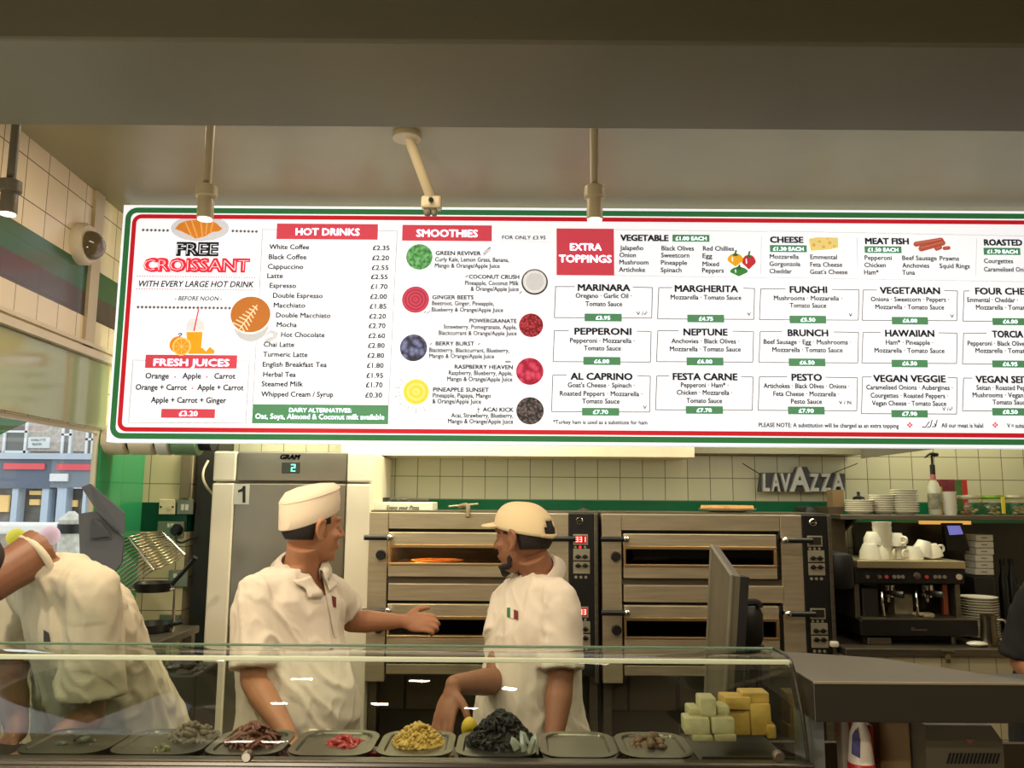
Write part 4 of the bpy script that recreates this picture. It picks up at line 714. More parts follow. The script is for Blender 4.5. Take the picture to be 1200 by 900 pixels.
# jar with a black lid knob, bottle with pump, cup stack, carton, three jars
def lathe_px(mb, cx, d, prof, n=20):     # prof: (half-width px, y px)
    c = P(cx, 600, d); k = d / F; mb.lathe([(w * k, P(cx, y, d).z) for w, y in prof], (c.x, d, 0), n=n)
def on(cx, d, zz): return V(P(cx, 600, d).x, d, zz)
dj = 4.14
DZ = 607.5 - 604
t = thing('coffee_pot', 'dark glass pot with a black knob left of plate stacks', 'pot', on(1007, 4.32, shz)); f = MB(); lathe_px(f, 1007, 4.32, [(9, 602.7), (10, 598), (9, 588), (6, 584)]); f.build('pot_body', mat('smoked_pot', S(50, 48, 42), 0.15), t, True)
f = MB(); lathe_px(f, 1007, 4.32, [(6, 584), (7, 583), (2, 581), (1.4, 579), (2.4, 577.5), (1, 576)]); f.build('knob', M_BLACK, t, True)
t = thing('syrup_bottle', 'clear syrup bottle with a tall black pump on the shelf', 'bottle', on(1096, dj, shz)); 
f = MB(); lathe_px(f, 1096, dj, [(6.5, 603.3), (7, 602), (7, 572), (5, 566), (2.6, 562), (2.6, 556)]); f.build('bottle_glass', mat('syrup_glass', S(206, 204, 176), 0.1), t, True)
f = MB(); lathe_px(f, 1096, dj, [(7.2, 597), (7.2, 578)]); f.build('bottle_label', mat('bottle_label', S(150, 146, 118), 0.6, var=0.5, scale=30), t, True)
f = MB(); lathe_px(f, 1096, dj, [(3.1, 563), (3.1, 556)]); f.build('red_cap', mat('cap_pink', S(190, 110, 100), 0.4), t, True)
f = MB(); lathe_px(f, 1096, dj, [(2.8, 556), (2.8, 545), (1.3, 544), (1.3, 534)]); f.tube([P(1096, 534, dj), P(1090, 532, dj), P(1084, 536, dj - .02)], [.008, .007, .005], 8, 3); f.tube([P(1092, 532, dj), P(1099, 533, dj)], .009, 8); f.build('pump', M_BLACK, t, True)
t = thing('syrup_bottle', 'amber narrow bottle standing between pump bottle and cup stack', 'bottle', on(1104, dj + .12, shz)); f = MB(); lathe_px(f, 1104, dj + .12, [(4, 602.5), (4, 585), (2, 578), (2, 570)]); f.build('bottle_glass', mat('amber_glass', S(170, 140, 66), 0.15), t, True)
for i in range(5):
    f = MB(); k = 4.12 / F; c = on(1113.5, 4.12, shz + i * .021); f.lathe([(6.5 * k, 0), (8 * k, .03), (8.3 * k, .032), (7.4 * k, .030), (6 * k, .004)], c, n=18)
    tag(f.build('paper_bowl', M_WHITE, None, True), 'white bowl in the stack beside the pump bottle' if i < 4 else 'topmost white bowl of the stack beside pump bottle', 'bowl', 'white bowls stacked on the steel shelf')
t = thing('snack_carton', 'red and green upright carton behind the white bowl stack', 'carton', on(1117, 4.3, shz)); f = MB(); ppoly(f, [(1101, 603), (1101, 562), (1119, 562), (1119, 603)], 4.3, .06); f.build('maroon_side', mat('carton_maroon', S(120, 40, 48), 0.6, var=0.5, scale=20), t)
f = MB(); ppoly(f, [(1119, 603), (1119, 563), (1127, 562.5), (1130, 603)], 4.3, .06); f.build('green_side', mat('carton_green', S(70, 110, 50), 0.6, var=0.3, scale=20), t)
f = MB(); ppoly(f, [(1127, 562.5), (1133, 562.5), (1136, 603), (1130, 603)], 4.3, .06); f.build('red_side', mat('carton_red', S(200, 44, 40), 0.6), t)
for i, (cx, lb, lid) in enumerate(((1136, 'glass jar of pale sweets, nearest to the bowl stack', None), (1164, 'glass jar with a green lid and yellow strip on shelf', S(110, 150, 40)), (1191, 'glass jar on the shelf at the right edge of photo', None))):
    t = thing('storage_jar', lb, 'jar', on(cx, 4.13, shz), 'glass jars on the steel shelf')
    f = MB(); lathe_px(f, cx, 4.13, [(11, 603.4), (13, 602), (13.5, 590), (11, 586), (12, 584)]); f.build('jar_glass', glass('jar_glass', (0.86, 0.87, 0.8, 1)), t, True)
    f = MB()
    for j in range(26): a = random.uniform(0, 6.28); rr = random.uniform(0, .036); f.sph(on(cx, 4.13, 0) + V(rr * math.cos(a), rr * math.sin(a), shz + .008 + random.uniform(0, .04)), (.011, .008, .007), 8, 5)
    tag(f.build('sweets', mat('jar_sweets', S(200, 186, 140), 0.5, var=0.4, scale=30), t, True), kind='stuff')
    f = MB(); lathe_px(f, cx, 4.13, [(12.5, 585), (13, 583), (12, 580.5), (1, 580)]); f.build('lid', mat('lid_%d' % i, lid or S(170, 162, 130), 0.35, 0.2), t, True)
    if i == 1: f = MB(); pbox(f, 1174, 582, 1178, 602, 4.06, .004); f.build('yellow_strip', mat('strip_yellow', S(230, 200, 60), 0.6), t)
# brown box left of shelf
f = MB(); pbox(f, 976, 574, 989, 594, 4.2, .08); tag(f.build('cardboard_box', mat('brown_card', S(118, 94, 60), 0.8)), 'small brown cardboard box below the wall sign', 'box')
f = MB(); a = P(972, 640, 4.2); b = P(989, 594, 4.2); f.box((a.x, 4.2, ct.z), (b.x, 4.4, b.z)); tag(f.build('tall_tin', mat('dark_brown_tin', S(66, 52, 34), 0.6)), 'tall dark brown tin under the cardboard box beside the oven', 'tin')
f = MB(); a = P(932, 597, 4.0); f.box((X2(972) + .015, 4.37 - .2, ct.z), (X2(972) + .075, 4.36, P(950, 593, 4.1).z), .04); tag(f.build('black_bin', M_BLACK, None, True), 'black rounded appliance standing behind the right oven', 'appliance')
# ================================================================== ESPRESSO MACHINE
YE = 3.86; k = YE / 975
em = thing('espresso_machine', 'black and steel espresso machine with cups stored on top', 'coffee machine', V(P(1068, 700, YE).x, YE, ct.z))
E = lambda px, y, dd=0: P(px, y, YE + dd)
def eb(n, q, m, d0=0.0, d1=.1, bev=.004, par=em): 
    f = MB(); a = P(q[0], (q[1] + q[3]) / 2, YE); b = P(q[2], (q[1] + q[3]) / 2, YE); f.box((a.x, YE + d0, P(1068, q[3], YE).z), (b.x, YE + d1, P(1068, q[1], YE).z), bev); return f.build(n, m, par)
trz = P(1068, 657, YE).z
eb('cup_tray', (1003, 657, 1129, 666), mat('tray_brass', S(196, 184, 146), 0.3, 0.8), -.02, .36)
cpn = eb('control_strip', (1002, 666, 1130, 684), M_BLACK, .0, .38)
for x, c in ((1017, M_CHROME), (1031, M_CHROME), (1039, mat('button_red', S(170, 40, 40), 0.4)), (1086, mat('button_red', S(170, 40, 40))), (1124, M_STEEL), (1048, M_STEELD), (1053, M_STEELD), (1058, M_STEELD), (1096, M_STEELD), (1101, M_STEELD), (1107, M_STEELD)):
    f = MB(); f.cyl(E(x, 676, 0), E(x, 676, -.014), 2.2 * k if x != 1124 else 3.4 * k, None, 12); f.build('button', c, cpn, True)
f = MB(); f.lathe([(4.2 * k, 0), (4.2 * k, .008), (3.2 * k, .01)], E(1074, 675), (0, -1, 0)); f.build('gauge', M_STEELD, cpn, True)
eb('back_panel', (1005, 684, 1128, 726), mat('splash_steel', S(110, 102, 82), 0.35, 0.7), .3, .37)
for x in (1007, 1126): eb('side_column', (x - 3, 684, x + 3, 730), M_STEELD, .02, .34)
for i, x in enumerate((1040, 1086)):
    f = MB(); f.lathe([(9 * k, 0), (9 * k, -.03), (7 * k, -.035)], E(x, 685, .1), n=20); g = f.build('group_head', M_CHROME, em, True)
    f = MB(); f.lathe([(7.5 * k, -.036), (7.5 * k, -.055), (3 * k, -.062), (2 * k, -.08)], E(x, 685, .1), n=18); f.build('filter_basket', M_CHROME, g, True)
    f = MB(); f.tube([E(x, 694, .06), E(x + 10, 696, -.04), E(x + 19, 697, -.07)], [.010, .014, .015], 10, 3); f.build('portafilter_handle', M_BLACK, g, True)
for x in (1033, 1073): f = MB(); f.tube([E(x, 684, .06), E(x + 1, 705, .02), E(x + 3, 722, .01)], .006, 8, 3); f.build('steam_wand', M_CHROME, em, True)
f = MB(); f.box((E(1067, 0).x, YE + .05, P(1068, 722, YE).z), (E(1072, 0).x, YE + .07, P(1068, 686, YE).z)); f.build('red_strip', mat('copper_strip', S(150, 80, 56), 0.4, 0.5), em)
dt = eb('drip_tray', (1004, 725, 1141, 744), M_BLACK, -.04, .36, .006)
f = MB(); o_ = E(1068, 739, -.0415); f.box(o_, o_ + V(18 * k, .001, 1.6 * k)); f.box(o_ + V(0, 0, 2.2 * k), o_ + V(4 * k, .001, 3.6 * k)); f.build('maker_mark', M_STEELD, dt)
eb('tray_rim', (1006, 723.5, 1140, 725.5), M_STEELD, -.042, .3, .001)
eb('base', (1014, 744, 1115, 752), M_DARK, .03, .34)
for x in (1018, 1119): f = MB(); f.cyl((E(x, 744).x, YE + .02, P(1068, 744, YE).z), (E(x, 744).x, YE + .02, ct.z), .012); f.build('foot', M_STEELD, em, True)
f = MB(); f.box((E(1022, 0).x, YE + .12, P(1068, 725, YE).z), (E(1042, 0).x, YE + .2, P(1068, 700, YE).z), .004); tag(f.build('milk_carton', mat('milk_carton', S(150, 142, 116), 0.6, var=0.3, scale=16)), 'pale carton standing on the drip tray, left of group heads', 'carton')
f = MB()
for i in range(16): f.sph(E(1080 + random.uniform(-9, 11), 723, .05) + V(0, random.uniform(-.03, .03), random.uniform(0, .02)), (.022, .016, .010), 8, 5)
tag(f.build('dish_cloth', mat('cloth_beige', S(176, 164, 128), 0.9), None, True), 'crumpled beige cloth lying on the coffee machine drip tray', 'cloth')
f = MB(); a = E(975, 692, .0); b = E(1000.5, 648, .0); f.box((a.x, YE - .02, a.z), (b.x, YE + .3, b.z), .03); gr = thing('coffee_grinder', 'black coffee grinder between the right oven and the espresso machine', 'grinder', V((a.x + b.x) / 2, YE + .1, ct.z)); f.build('hopper', M_BLACK, gr, True)
f = MB(); f.box((E(978, 0).x, YE + .03, ct.z), (E(996, 0).x, YE + .25, a.z + .01), .01); f.build('grinder_body', mat('grinder_dark', S(38, 36, 32), 0.4), gr)
f = MB(); f.box((E(976, 0).x, YE - .03, ct.z), (E(1001, 0).x, YE + .03, ct.z + .03), .004); f.build('tray', M_STEELD, gr)
f = MB(); pbox(f, 974, 752, 984, 759, 3.76, .05, .008); tag(f.build('white_block', M_WHITE, None, True), 'small white block on the worktop beside the right oven', 'block')
# cups on the machine
def cup(c, r, h, label, inv=True, rx=0, rz=0, tilt=0):
    t = thing('coffee_cup', label, 'cup', c, 'white cups on the coffee machine')
    f = MB(); pr = [(r * .62, 0), (r * .95, h * .5), (r, h), (r * .9, h), (r * .85, h * .5), (r * .5, .006)]
    if inv: pr = [(a, h - b) for a, b in pr]
    R = Matrix.Rotation(tilt, 3, 'Y') @ Matrix.Rotation(rz, 3, 'Z')
    f.lathe(pr, (0, 0, 0), n=22); g = MB(); g.tube([(r * .85, 0, h * .25), (r * 1.5, 0, h * .3), (r * 1.55, 0, h * .65), (r * .9, 0, h * .75)], .006, 8, 4)
    zoff = abs(math.sin(tilt)) * r
    for m_, n_ in ((f, 'cup_bowl'), (g, 'cup_handle')):
        m_.v = [c + R @ v + V(0, 0, zoff) for v in m_.v]; m_.build(n_, M_WHITE, t, True)
for i in range(6):
    f = MB(); c = V(E(1000, 0, .1).x, YE + .1, trz + i * .022); f.lathe([(11 * k * .8, 0), (11 * k, .06), (11.4 * k, .062), (10 * k, .055), (8 * k, .006)], c, n=20); tag(f.build('paper_cup', M_WHITE, None, True), 'white cup in the tall column at the machine left end' if i < 5 else 'topmost white cup of the tall column on the coffee machine', 'cup', 'white takeaway cups stacked on the coffee machine')
cw = [(1020, 640, .05, .07, 0, 0, 'white cup right of the tall cup column'), (1033, 640, .05, .065, 2.5, .0, 'third white cup along the coffee machine, upside down'), (1046, 642, .045, .06, 1, 0, 'white cup near the middle of the coffee machine, handle right'), (1058, 642, .045, .06, 4, 0, 'fifth white cup along the coffee machine, handle forward'), (1071, 642, .045, .06, 3.6, 0, 'white cup right of middle on the coffee machine'), (1085, 641, .047, .075, -.4, .25, 'tilted white cup toward the right end of coffee machine'), (1100, 642, .045, .06, .3, -.2, 'rightmost white cup on the coffee machine, tilted')]
for x, y, r, h, rz, tl, lb in cw: cup(V(E(x, y, .06).x, YE + .07 + (x % 3) * .02, trz + .001), r * .95, h, lb, True, 0, rz, tl)
for x, zz, rz, lb in ((1026, .066, 1.0, 'upper white cup resting over the left of the cup row'), (1052, .061, 5.0, 'upper white cup with handle forward at middle of row')): cup(V(E(x, 640, .08).x, YE + .1, trz + zz), .045, .06, lb, True, 0, rz, 0)
# right of the machine
mo = thing('mirror_glare', 'small glowing patch imitating a blue mirror reflection behind the coffee cups', 'screen', V(E(1120, 620, .3).x, 4.25, ct.z))
f = MB(); ppoly(f, [(1106, 613), (1128, 613), (1136, 645), (1110, 645)], 4.22, .03); f.build('casing', M_BLACK, mo); f = MB(); ppoly(f, [(1110, 616), (1125, 616), (1129, 626), (1113, 627)], 4.216, .003); f.build('screen', mat('glare_blue', S(140, 140, 235), 0.3, emit=0.5), mo)  # glowing patch in a black casing, made up for glare in a mirror
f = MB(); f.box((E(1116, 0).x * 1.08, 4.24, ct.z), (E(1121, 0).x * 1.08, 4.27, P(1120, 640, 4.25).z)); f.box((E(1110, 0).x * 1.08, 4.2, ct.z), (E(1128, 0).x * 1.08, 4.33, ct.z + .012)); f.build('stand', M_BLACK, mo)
f = MB(); pbox(f, 1080, 610.5, 1138, 614.5, 4.3, .03); tag(f.build('amber_mirror_glare', mat('strip_amber', S(255, 190, 90), 0.4, emit=0.7)), 'thin amber strip imitating a mirrored lit sign under the steel shelf', 'reflection')  # added glowing strip, imitates a lit sign reflected in the mirror
zb = ct.z
for i in range(6):
    f = MB(); q0 = 674 - i * 8; pbox(f, 1143 + (i % 2), q0 - 7.4, 1165 - (i % 3) * .5, q0, 4.18, .1, .003)
    o = f.build('takeaway_box', M_WHITE, None); g = MB(); pbox(g, 1150, q0 - 4.5, 1157, q0 - 3, 4.178, .003); g.build('print_mark', mat('box_print', S(150, 140, 120), 0.6), o)
    tag(o, 'white box in the tall column right of the blue glare' if 0 < i < 5 else ('topmost white box of the column under the shelf' if i else 'lowest white box of the column under the shelf'), 'box', 'white takeaway boxes in a column')
f = MB(); a = P(1141, 675, 4.15); b = P(1168, 700, 4.15); f.box((a.x, 4.15, ct.z), (b.x, 4.35, a.z - .002), .01); o = f.build('storage_case', mat('black_case', S(40, 38, 32), 0.4), None); tag(o, 'dark storage case carrying the column of white boxes', 'case')
for i, x in enumerate((1170, 1180)):
    t = thing('black_bottle', ('slim black bottle just right of white box column', 'slim black bottle closer to the right edge, dark cap')[i], 'bottle', on(x, 4.22, ct.z)); f = MB(); lathe_px(f, x, 4.22, [(5, 744), (5, 680), (2.5, 670), (2.5, 660)], 14); f.v = [V(v.x, v.y, max(v.z, ct.z)) for v in f.v]; f.build('bottle_body', M_BLACK, t, True); f = MB(); lathe_px(f, x, 4.22, [(3, 662), (3, 655)], 14); f.build('cap', M_DARK, t, True)
plates(1143, 1184, 740, 3.92, 15, 699, 'plates stacked on the counter', 'white plate within the tall stack beside the steel jug', 'topmost white plate of the stack beside steel jug', ct.z)
jg = thing('steel_jug', 'steel milk jug standing in front of the plate stack', 'jug', on(1149, 3.82, ct.z)); f = MB(); kk = 3.82 / F; c = on(1149, 3.82, ct.z); f.lathe([(9 * kk, 0), (9.5 * kk, .01), (8 * kk, .10), (8.5 * kk, .135), (7.6 * kk, .135), (7 * kk, .02)], c, n=22); f.build('jug_body', mat('jug_steel', S(120, 112, 96), 0.25, 0.9), jg, True)
f = MB(); f.tube([c + V(.03, -.02, .115), c + V(.06, -.03, .11), c + V(.06, -.03, .05), c + V(.034, -.02, .03)], .005, 8, 4); f.build('jug_handle', M_STEEL, jg, True)
f = MB(); c = on(1134, 3.8, ct.z); f.sph(c + V(0, 0, .012), (.045, .03, .012)); f.sph(c + V(.04, .01, .01), (.03, .02, .010)); tag(f.build('napkin', M_WHITE, None, True), 'crumpled pale napkin on the worktop below the steel jug', 'napkin')
# ================================================================== DISPLAY CASE
M_CASE = mat('case_steel', S(92, 86, 76), 0.3, 0.8, var=0.1, scale=6)
M_EDGE = mat('glass_edge', S(120, 140, 118), 0.15)
DT0, DT1, DF = 1.95, 2.06, 1.85
ztop = P(600, 768, DT0).z; zrail = P(600, 891, DF).z
xr_ = P(949, 880, DF).x; xl_ = -1.6
dc = thing('display_case', 'steel refrigerated display case with a curved glass front', 'display case', V(-.45, 2.0, 0))
f = MB(); f.box((xl_, DF + .0, 0), (xr_, DF + .02, zrail - .012)); f.box((xl_, 2.22, 0), (xr_, 2.24, zrail - .13)); f.box((xl_, DF + .02, 0), (xl_ + .02, 2.22, zrail - .13)); f.box((xr_ - .02, DF + .02, 0), (xr_, 2.22, zrail - .13)); f.box((xl_, DF + .02, zrail - .22), (xr_, 2.22, zrail - .20)); f.build('base_cabinet', M_CASE, dc)
f = MB(); f.box((xl_, DF - .015, zrail - .014), (xr_ + .005, DF + .02, zrail), .004); rl = f.build('front_rail', M_CASE, dc)
f = MB(); f.box((xl_, 2.16, zrail - .13), (xr_, 2.26, zrail - .118), .003); f.build('rear_ledge', M_STEELD, dc)
for px in (291, 911):
    f = MB(); c = P(px, 885, DF - .016); f.lathe([(.012, 0), (.012, .012), (.009, .016)], c, (0, -1, 0)); f.build('rail_clip', M_STEELD, rl, True)
# curved glass: profile in the depth-height plane
prof = [(DF + .004, zrail), (DF + .016, zrail + .05), (DF + .034, zrail + .10), (DF + .058, ztop - .055), (DF + .075, ztop - .025), (DF + .092, ztop - .008), (DF + .115, ztop), (DT1, ztop)]
xe = xr_ - .006
f = MB(); n = len(prof)
f.add([(xl_, y, z) for y, z in prof] + [(xe, y, z) for y, z in prof], [(i, i + 1, i + 1 + n, i + n) for i in range(n - 1)])
f.build('curved_glass', glass('case_glass', (0.92, 0.96, 0.93, 1), 1.55), dc, True, fix=False, solid=0.005)
f = MB(); f.cyl((xl_, DT1 + .003, ztop), (xe, DT1 + .003, ztop), .003, None, 8); f.build('glass_back_edge', M_EDGE, dc, True)
f = MB(); f.box((xl_, DF + .074, ztop - .012), (xe - .004, DF + .082, ztop - .001), .003); f.build('glass_highlight', mat('highlight_green', S(206, 212, 182), 0.35), dc)  # pale strip painted as the highlight along the glass bend
f = MB(); f.tube([(xe + .003, y, z) for y, z in prof], .0045, 8); f.build('glass_side_trim', mat('trim_dark', S(58, 54, 44), 0.3, 0.5), dc, True)
f = MB(); f.add([(xe - .01, y, z) for y, z in prof] + [(xe - .01, DT1, zrail)], [tuple(range(n + 1))]); f.build('end_glass', glass('end_glass', (0.8, 0.82, 0.72, 1)), dc, fix=False)
f = MB(); f.box((xl_ + .03, DF + .022, zrail - .075), (xr_ - .03, 2.155, zrail - .06)); f.build('pan_floor', mat('case_floor', S(60, 56, 48), 0.4, 0.6), dc)
ZR = zrail - .006
# pans: rim px ranges at the front
M_PAN = mat('pan_steel', S(112, 107, 94), 0.3, 0.85); 
def pan(x0, x1, label, contents=None):
    d0, d1 = 1.885, 2.085
    xa = P(x0, 885, d0).x; xb = P(x1, 885, d0).x
    t = thing('steel_pan', label, 'pan', V((xa + xb) / 2, (d0 + d1) / 2, ZR - .055), 'steel food pans in the display case')
    def rr(ins, z): return rrect3(xa + ins, d0 + ins, xb - ins, d1 - ins, max(.05 - ins, .015), z)
    f = MB(); f.loft([rr(.002, ZR - .002), rr(.0, ZR + .003), rr(.016, ZR + .003), rr(.02, ZR - .002), rr(.03, ZR - .05), rr(.034, ZR - .05)][:5] + [rr(.06, ZR - .05)], True); f.build('pan_body', M_PAN, t, True, 50); return (xa + xb) / 2, (d0 + d1) / 2, xb - xa
def rrect3(x0, y0, x1, y1, r, z, n=5):
    pts = []
    for cx, cy, a in ((x1 - r, y1 - r, 0), (x0 + r, y1 - r, 90), (x0 + r, y0 + r, 180), (x1 - r, y0 + r, 270)):
        for i in range(n + 1): t = math.radians(a + 90 * i / n); pts.append(V(cx + r * math.cos(t), cy + r * math.sin(t), z))
    return pts
def pile(name, label, cat, c, rx, ry, h, n, sz, m, shape='lump', z0=None):
    f = MB(); z0 = ZR - .045 if z0 is None else z0
    f.lathe([(1.0, 0), (.9, .35), (.6, .75), (.25, .95), (.01, 1.0)], (0, 0, 0), n=20)
    f.v = [V(c[0] + v.x * rx * .93, c[1] + v.y * ry * .93, z0 + v.z * (h - .01)) for v in f.v]
    for i in range(n):
        a = random.uniform(0, 6.283); u = math.sqrt(random.random()) * .97; zz = (1 - u ** 1.8) * h
        p = V(c[0] + rx * u * math.cos(a), c[1] + ry * u * math.sin(a), z0 + zz); s = sz * random.uniform(.7, 1.25)
        if shape == 'lump': ax = Matrix.Rotation(random.uniform(0, 6.28), 3, Vector((random.random() - .5, random.random() - .5, random.random() - .5)).normalized()); f.ell(p, [ax @ V(1, 0, 0), ax @ V(0, 1, 0), ax @ V(0, 0, 1)], (s, s * .72, s * .5), 8, 5)
        elif shape == 'ring': ax = Matrix.Rotation(random.uniform(0, 3.1), 3, Vector((random.random() - .5, random.random() - .5, random.random() - .5)).normalized()); f.tube([p + ax @ V(s * math.cos(2 * PI * j / 9), s * math.sin(2 * PI * j / 9), 0) for j in range(9)], s * .42, 5, closed=True)
        else: ax = Matrix.Rotation(random.uniform(0, 6.28), 3, 'Z'); f.tube([p + ax @ V(-s * 1.6, 0, 0), p + V(0, 0, s * .6), p + ax @ V(s * 1.5, s * .4, -s * .2)], [s * .3, s * .45, s * .25], 6, 3)
    o = f.build(name, m, None, True, 60); return tag(o, label, cat, None, 'stuff')
M_MUSH = mat('mushroom_brown', S(104, 92, 74), 0.6, var=0.3, scale=25)
pn = []
for x0, x1, lb in ((8, 116, 'steel pan at the far left of the case with dark leaves'), (119, 229, 'steel pan holding sliced brown mushrooms'), (232, 325, 'steel pan heaped with dark red dried tomatoes'), (331, 432, 'steel pan holding red peppers in oil'), (437, 529, 'steel pan heaped with yellow sweetcorn'), (532, 630, 'steel pan heaped with black olives'), (634, 727, 'empty dark steel pan right of the olives'), (730, 818, 'steel pan with brown chopped food, beside the cheese')): pn.append(pan(x0, x1, lb))
pile('dark_leaves', 'dark green leaves lying in the far left steel pan', 'leaves', (pn[0][0], pn[0][1]), .085, .085, .05, 60, .016, mat('leaf_dark_green', S(58, 60, 40), 0.5, var=0.4, scale=20))
pile('sliced_mushrooms', 'grey brown sliced mushrooms piled at back of their pan', 'mushrooms', (pn[1][0] + .045, pn[1][1] + .035), .085, .055, .075, 160, .011, M_MUSH)
pile('olive_slices', 'pale green olive slices at the front of mushroom pan', 'olives', (pn[1][0] + .01, pn[1][1] - .06), .035, .035, .055, 40, .009, mat('olive_pale', S(130, 126, 84), 0.5, var=0.3, scale=25))
pile('dried_tomatoes', 'dark red dried tomatoes heaped above their steel pan', 'tomatoes', (pn[2][0], pn[2][1] + .01), .082, .072, .078, 190, .011, mat('tomato_dark', S(110, 56, 34), 0.45, var=0.45, scale=22), 'strip')
pile('red_peppers', 'glossy red peppers lying low in their steel pan', 'peppers', (pn[3][0] + .02, pn[3][1] + .01), .07, .06, .048, 70, .014, mat('pepper_flesh', S(170, 36, 34), 0.25, var=0.3, scale=20), 'strip')
pile('sweetcorn', 'yellow sweetcorn kernels heaped above their steel pan', 'sweetcorn', (pn[4][0], pn[4][1] + .015), .086, .075, .085, 480, .0068, mat('corn_yellow', S(206, 168, 84), 0.45, var=0.2, scale=60))
pile('black_olives', 'tall heap of sliced black olives in its steel pan', 'olives', (pn[5][0] + .01, pn[5][1] + .015), .092, .078, .105, 420, .0095, mat('olive_black', S(20, 17, 15), 0.55), 'ring')
pile('chopped_food', 'brown chopped food lying in the pan beside the cheese', 'food', (pn[7][0], pn[7][1] + .02), .08, .075, .06, 90, .012, mat('ham_brown', S(120, 92, 66), 0.6, var=0.3, scale=22))
f = MB(); c = P(550, 853, 2.12); f.sph(c, (.020, .02, .026)); tag(f.build('lemon', mat('lemon_yellow', S(206, 176, 40), 0.4), None, True), 'yellow lemon peeping out left of the black olives', 'lemon')
f = MB()
for q in (((614, 880), (612, 858), (620, 872)), ((605, 878), (600, 866), (612, 876)), ((620, 882), (628, 862), (630, 884))): f.tube([P(x, y, 1.9) for x, y in q], [.008, .006, .003], 6, 3)
tag(f.build('plastic_film', mat('film_pale', S(170, 172, 160), 0.25), None, True), 'torn pale plastic film sticking out of the olive pan', 'film')
# cheese: a tray with stacked blocks
xa, xb = P(822, 880, 1.9).x, P(930, 880, 1.9).x
f = MB(); f.box((xa, 1.89, ZR - .02), (xb, 2.14, ZR - .012), .003); f.box((xa, 1.89, ZR - .02), (xb, 1.895, ZR + .004)); f.box((xa, 2.135, ZR - .02), (xb, 2.14, ZR + .004)); tag(f.build('cheese_tray', mat('tray_dark', S(74, 68, 54), 0.35, 0.6)), 'flat dark steel tray under the stacked cheese blocks', 'tray')
M_CHP = mat('cheese_pale', S(180, 170, 126), 0.6, var=0.1, scale=30, bump=0.3, bscale=60); M_CHY = mat('cheese_yellow', S(206, 166, 80), 0.55, var=0.1, scale=30, bump=0.3, bscale=60)
def cheese(x0, y0, x1, y1, d, m, label, cat='cheese', rot=0.0, dep=.055):
    f = MB(); a = P(x0, y1, d); b = P(x1, y0, d); b.x = P(x1, (y0 + y1) / 2, d).x; a.x = P(x0, (y0 + y1) / 2, d).x
    f.box((a.x, d, a.z), (b.x, d + dep, b.z), .004, Matrix.Rotation(rot, 3, 'Y') @ Matrix.Rotation(rot * 2, 3, 'Z'), 2); tag(f.build('cheese_block', m, None, True), label, cat, 'cheese blocks in the display case')
for a in ((812, 862, 836, 869.5, 1.93, M_CHP, 'lowest pale cheese block at the front left of pile'), (838, 861, 864, 869.5, 1.93, M_CHP, 'lowest pale cheese block at front, second from left'), (803, 842, 833, 861.5, 1.935, M_CHP, 'pale cheese block in the middle row at pile left'), (834, 842, 861, 860.5, 1.935, M_CHP, 'pale cheese block in the middle row, right of another'), (821, 818, 840, 841.5, 1.95, M_CHP, 'topmost pale cheese block, upright behind the others'), (808, 830, 821, 842, 1.96, M_CHP, 'small pale cheese block at the upper left of pile'), (841, 828, 856, 842, 1.96, M_CHP, 'small pale cheese block between upright and yellow ones')): cheese(*a, rot=random.uniform(-.04, .04))
for a in ((850, 832, 880, 862, 2.0, M_CHY, 'yellow cheese block at the lower left of yellow stack'), (881, 825, 905, 862, 1.99, M_CHY, 'tall yellow cheese block at the right of the stack'), (848, 817, 880, 832, 1.99, M_CHY, 'yellow cheese slab on the left of the yellow stack'), (870, 812, 902, 824.5, 2.0, M_CHY, 'topmost yellow cheese slab of the yellow stack'), (900, 850, 911, 866, 1.98, M_CHY, 'small yellow cheese end piece at the stack foot')): cheese(*a, rot=random.uniform(-.05, .05))
# ================================================================== RIGHT SERVICE COUNTER
zc_ = P(1080, 799.5, 1.85).z
rc = thing('service_counter', 'dark steel service counter with thick front edge, right of case', 'counter', V(1.1, 1.99, 0))
top = [PZ(955, 800, zc_), PZ(1300, 800, zc_), PZ(1300, 806, zc_) + V(0, .0, 0), PZ(1200, 795.5, zc_), PZ(1030, 771.5, zc_), PZ(948, 762.5, zc_), PZ(955, 762.5, zc_)]
x0 = max(PZ(955, 800, zc_).x, xr_ + .008)
poly = [V(x0, 1.85, zc_), V(2.2, 1.85, zc_), V(2.2, 1.955, zc_), V(PZ(1200, 795.5, zc_).x, 1.87, zc_), V(PZ(1030, 771, zc_).x, PZ(1030, 771, zc_).y, zc_), V(PZ(930, 762, zc_).x, PZ(960, 762, zc_).y, zc_), V(x0, PZ(960, 762, zc_).y, zc_)]
poly = [V(x0, 1.85, zc_), V(2.2, 1.85, zc_), V(2.2, 1.958, zc_), poly[3], poly[4], V(x0, PZ(960, 762, zc_).y, zc_)]
th = zc_ - P(1080, 847, 1.85).z
f = MB(); f.prism(poly, (0, 0, -.012)); f.build('counter_top', mat('counter_dull', S(112, 104, 86), 0.42, 0.5, var=0.08, scale=4), rc)
f = MB(); f.box((x0, 1.848, zc_ - th), (2.2, 1.952, zc_ - .001), .002); f.build('front_fascia', mat('fascia_dark', S(70, 67, 60), 0.35, 0.6), rc)
f = MB(); f.box((x0, 1.846, zc_ - .004), (2.2, 1.85, zc_ + .0005)); f.build('bright_edge', M_STEEL, rc)
f = MB(); f.box((x0 + .001, 1.952, zc_ - th), (x0 + .012, poly[5].y, zc_ - .012)); f.build('end_fascia', mat('fascia_dark', S(70, 67, 60)), rc)
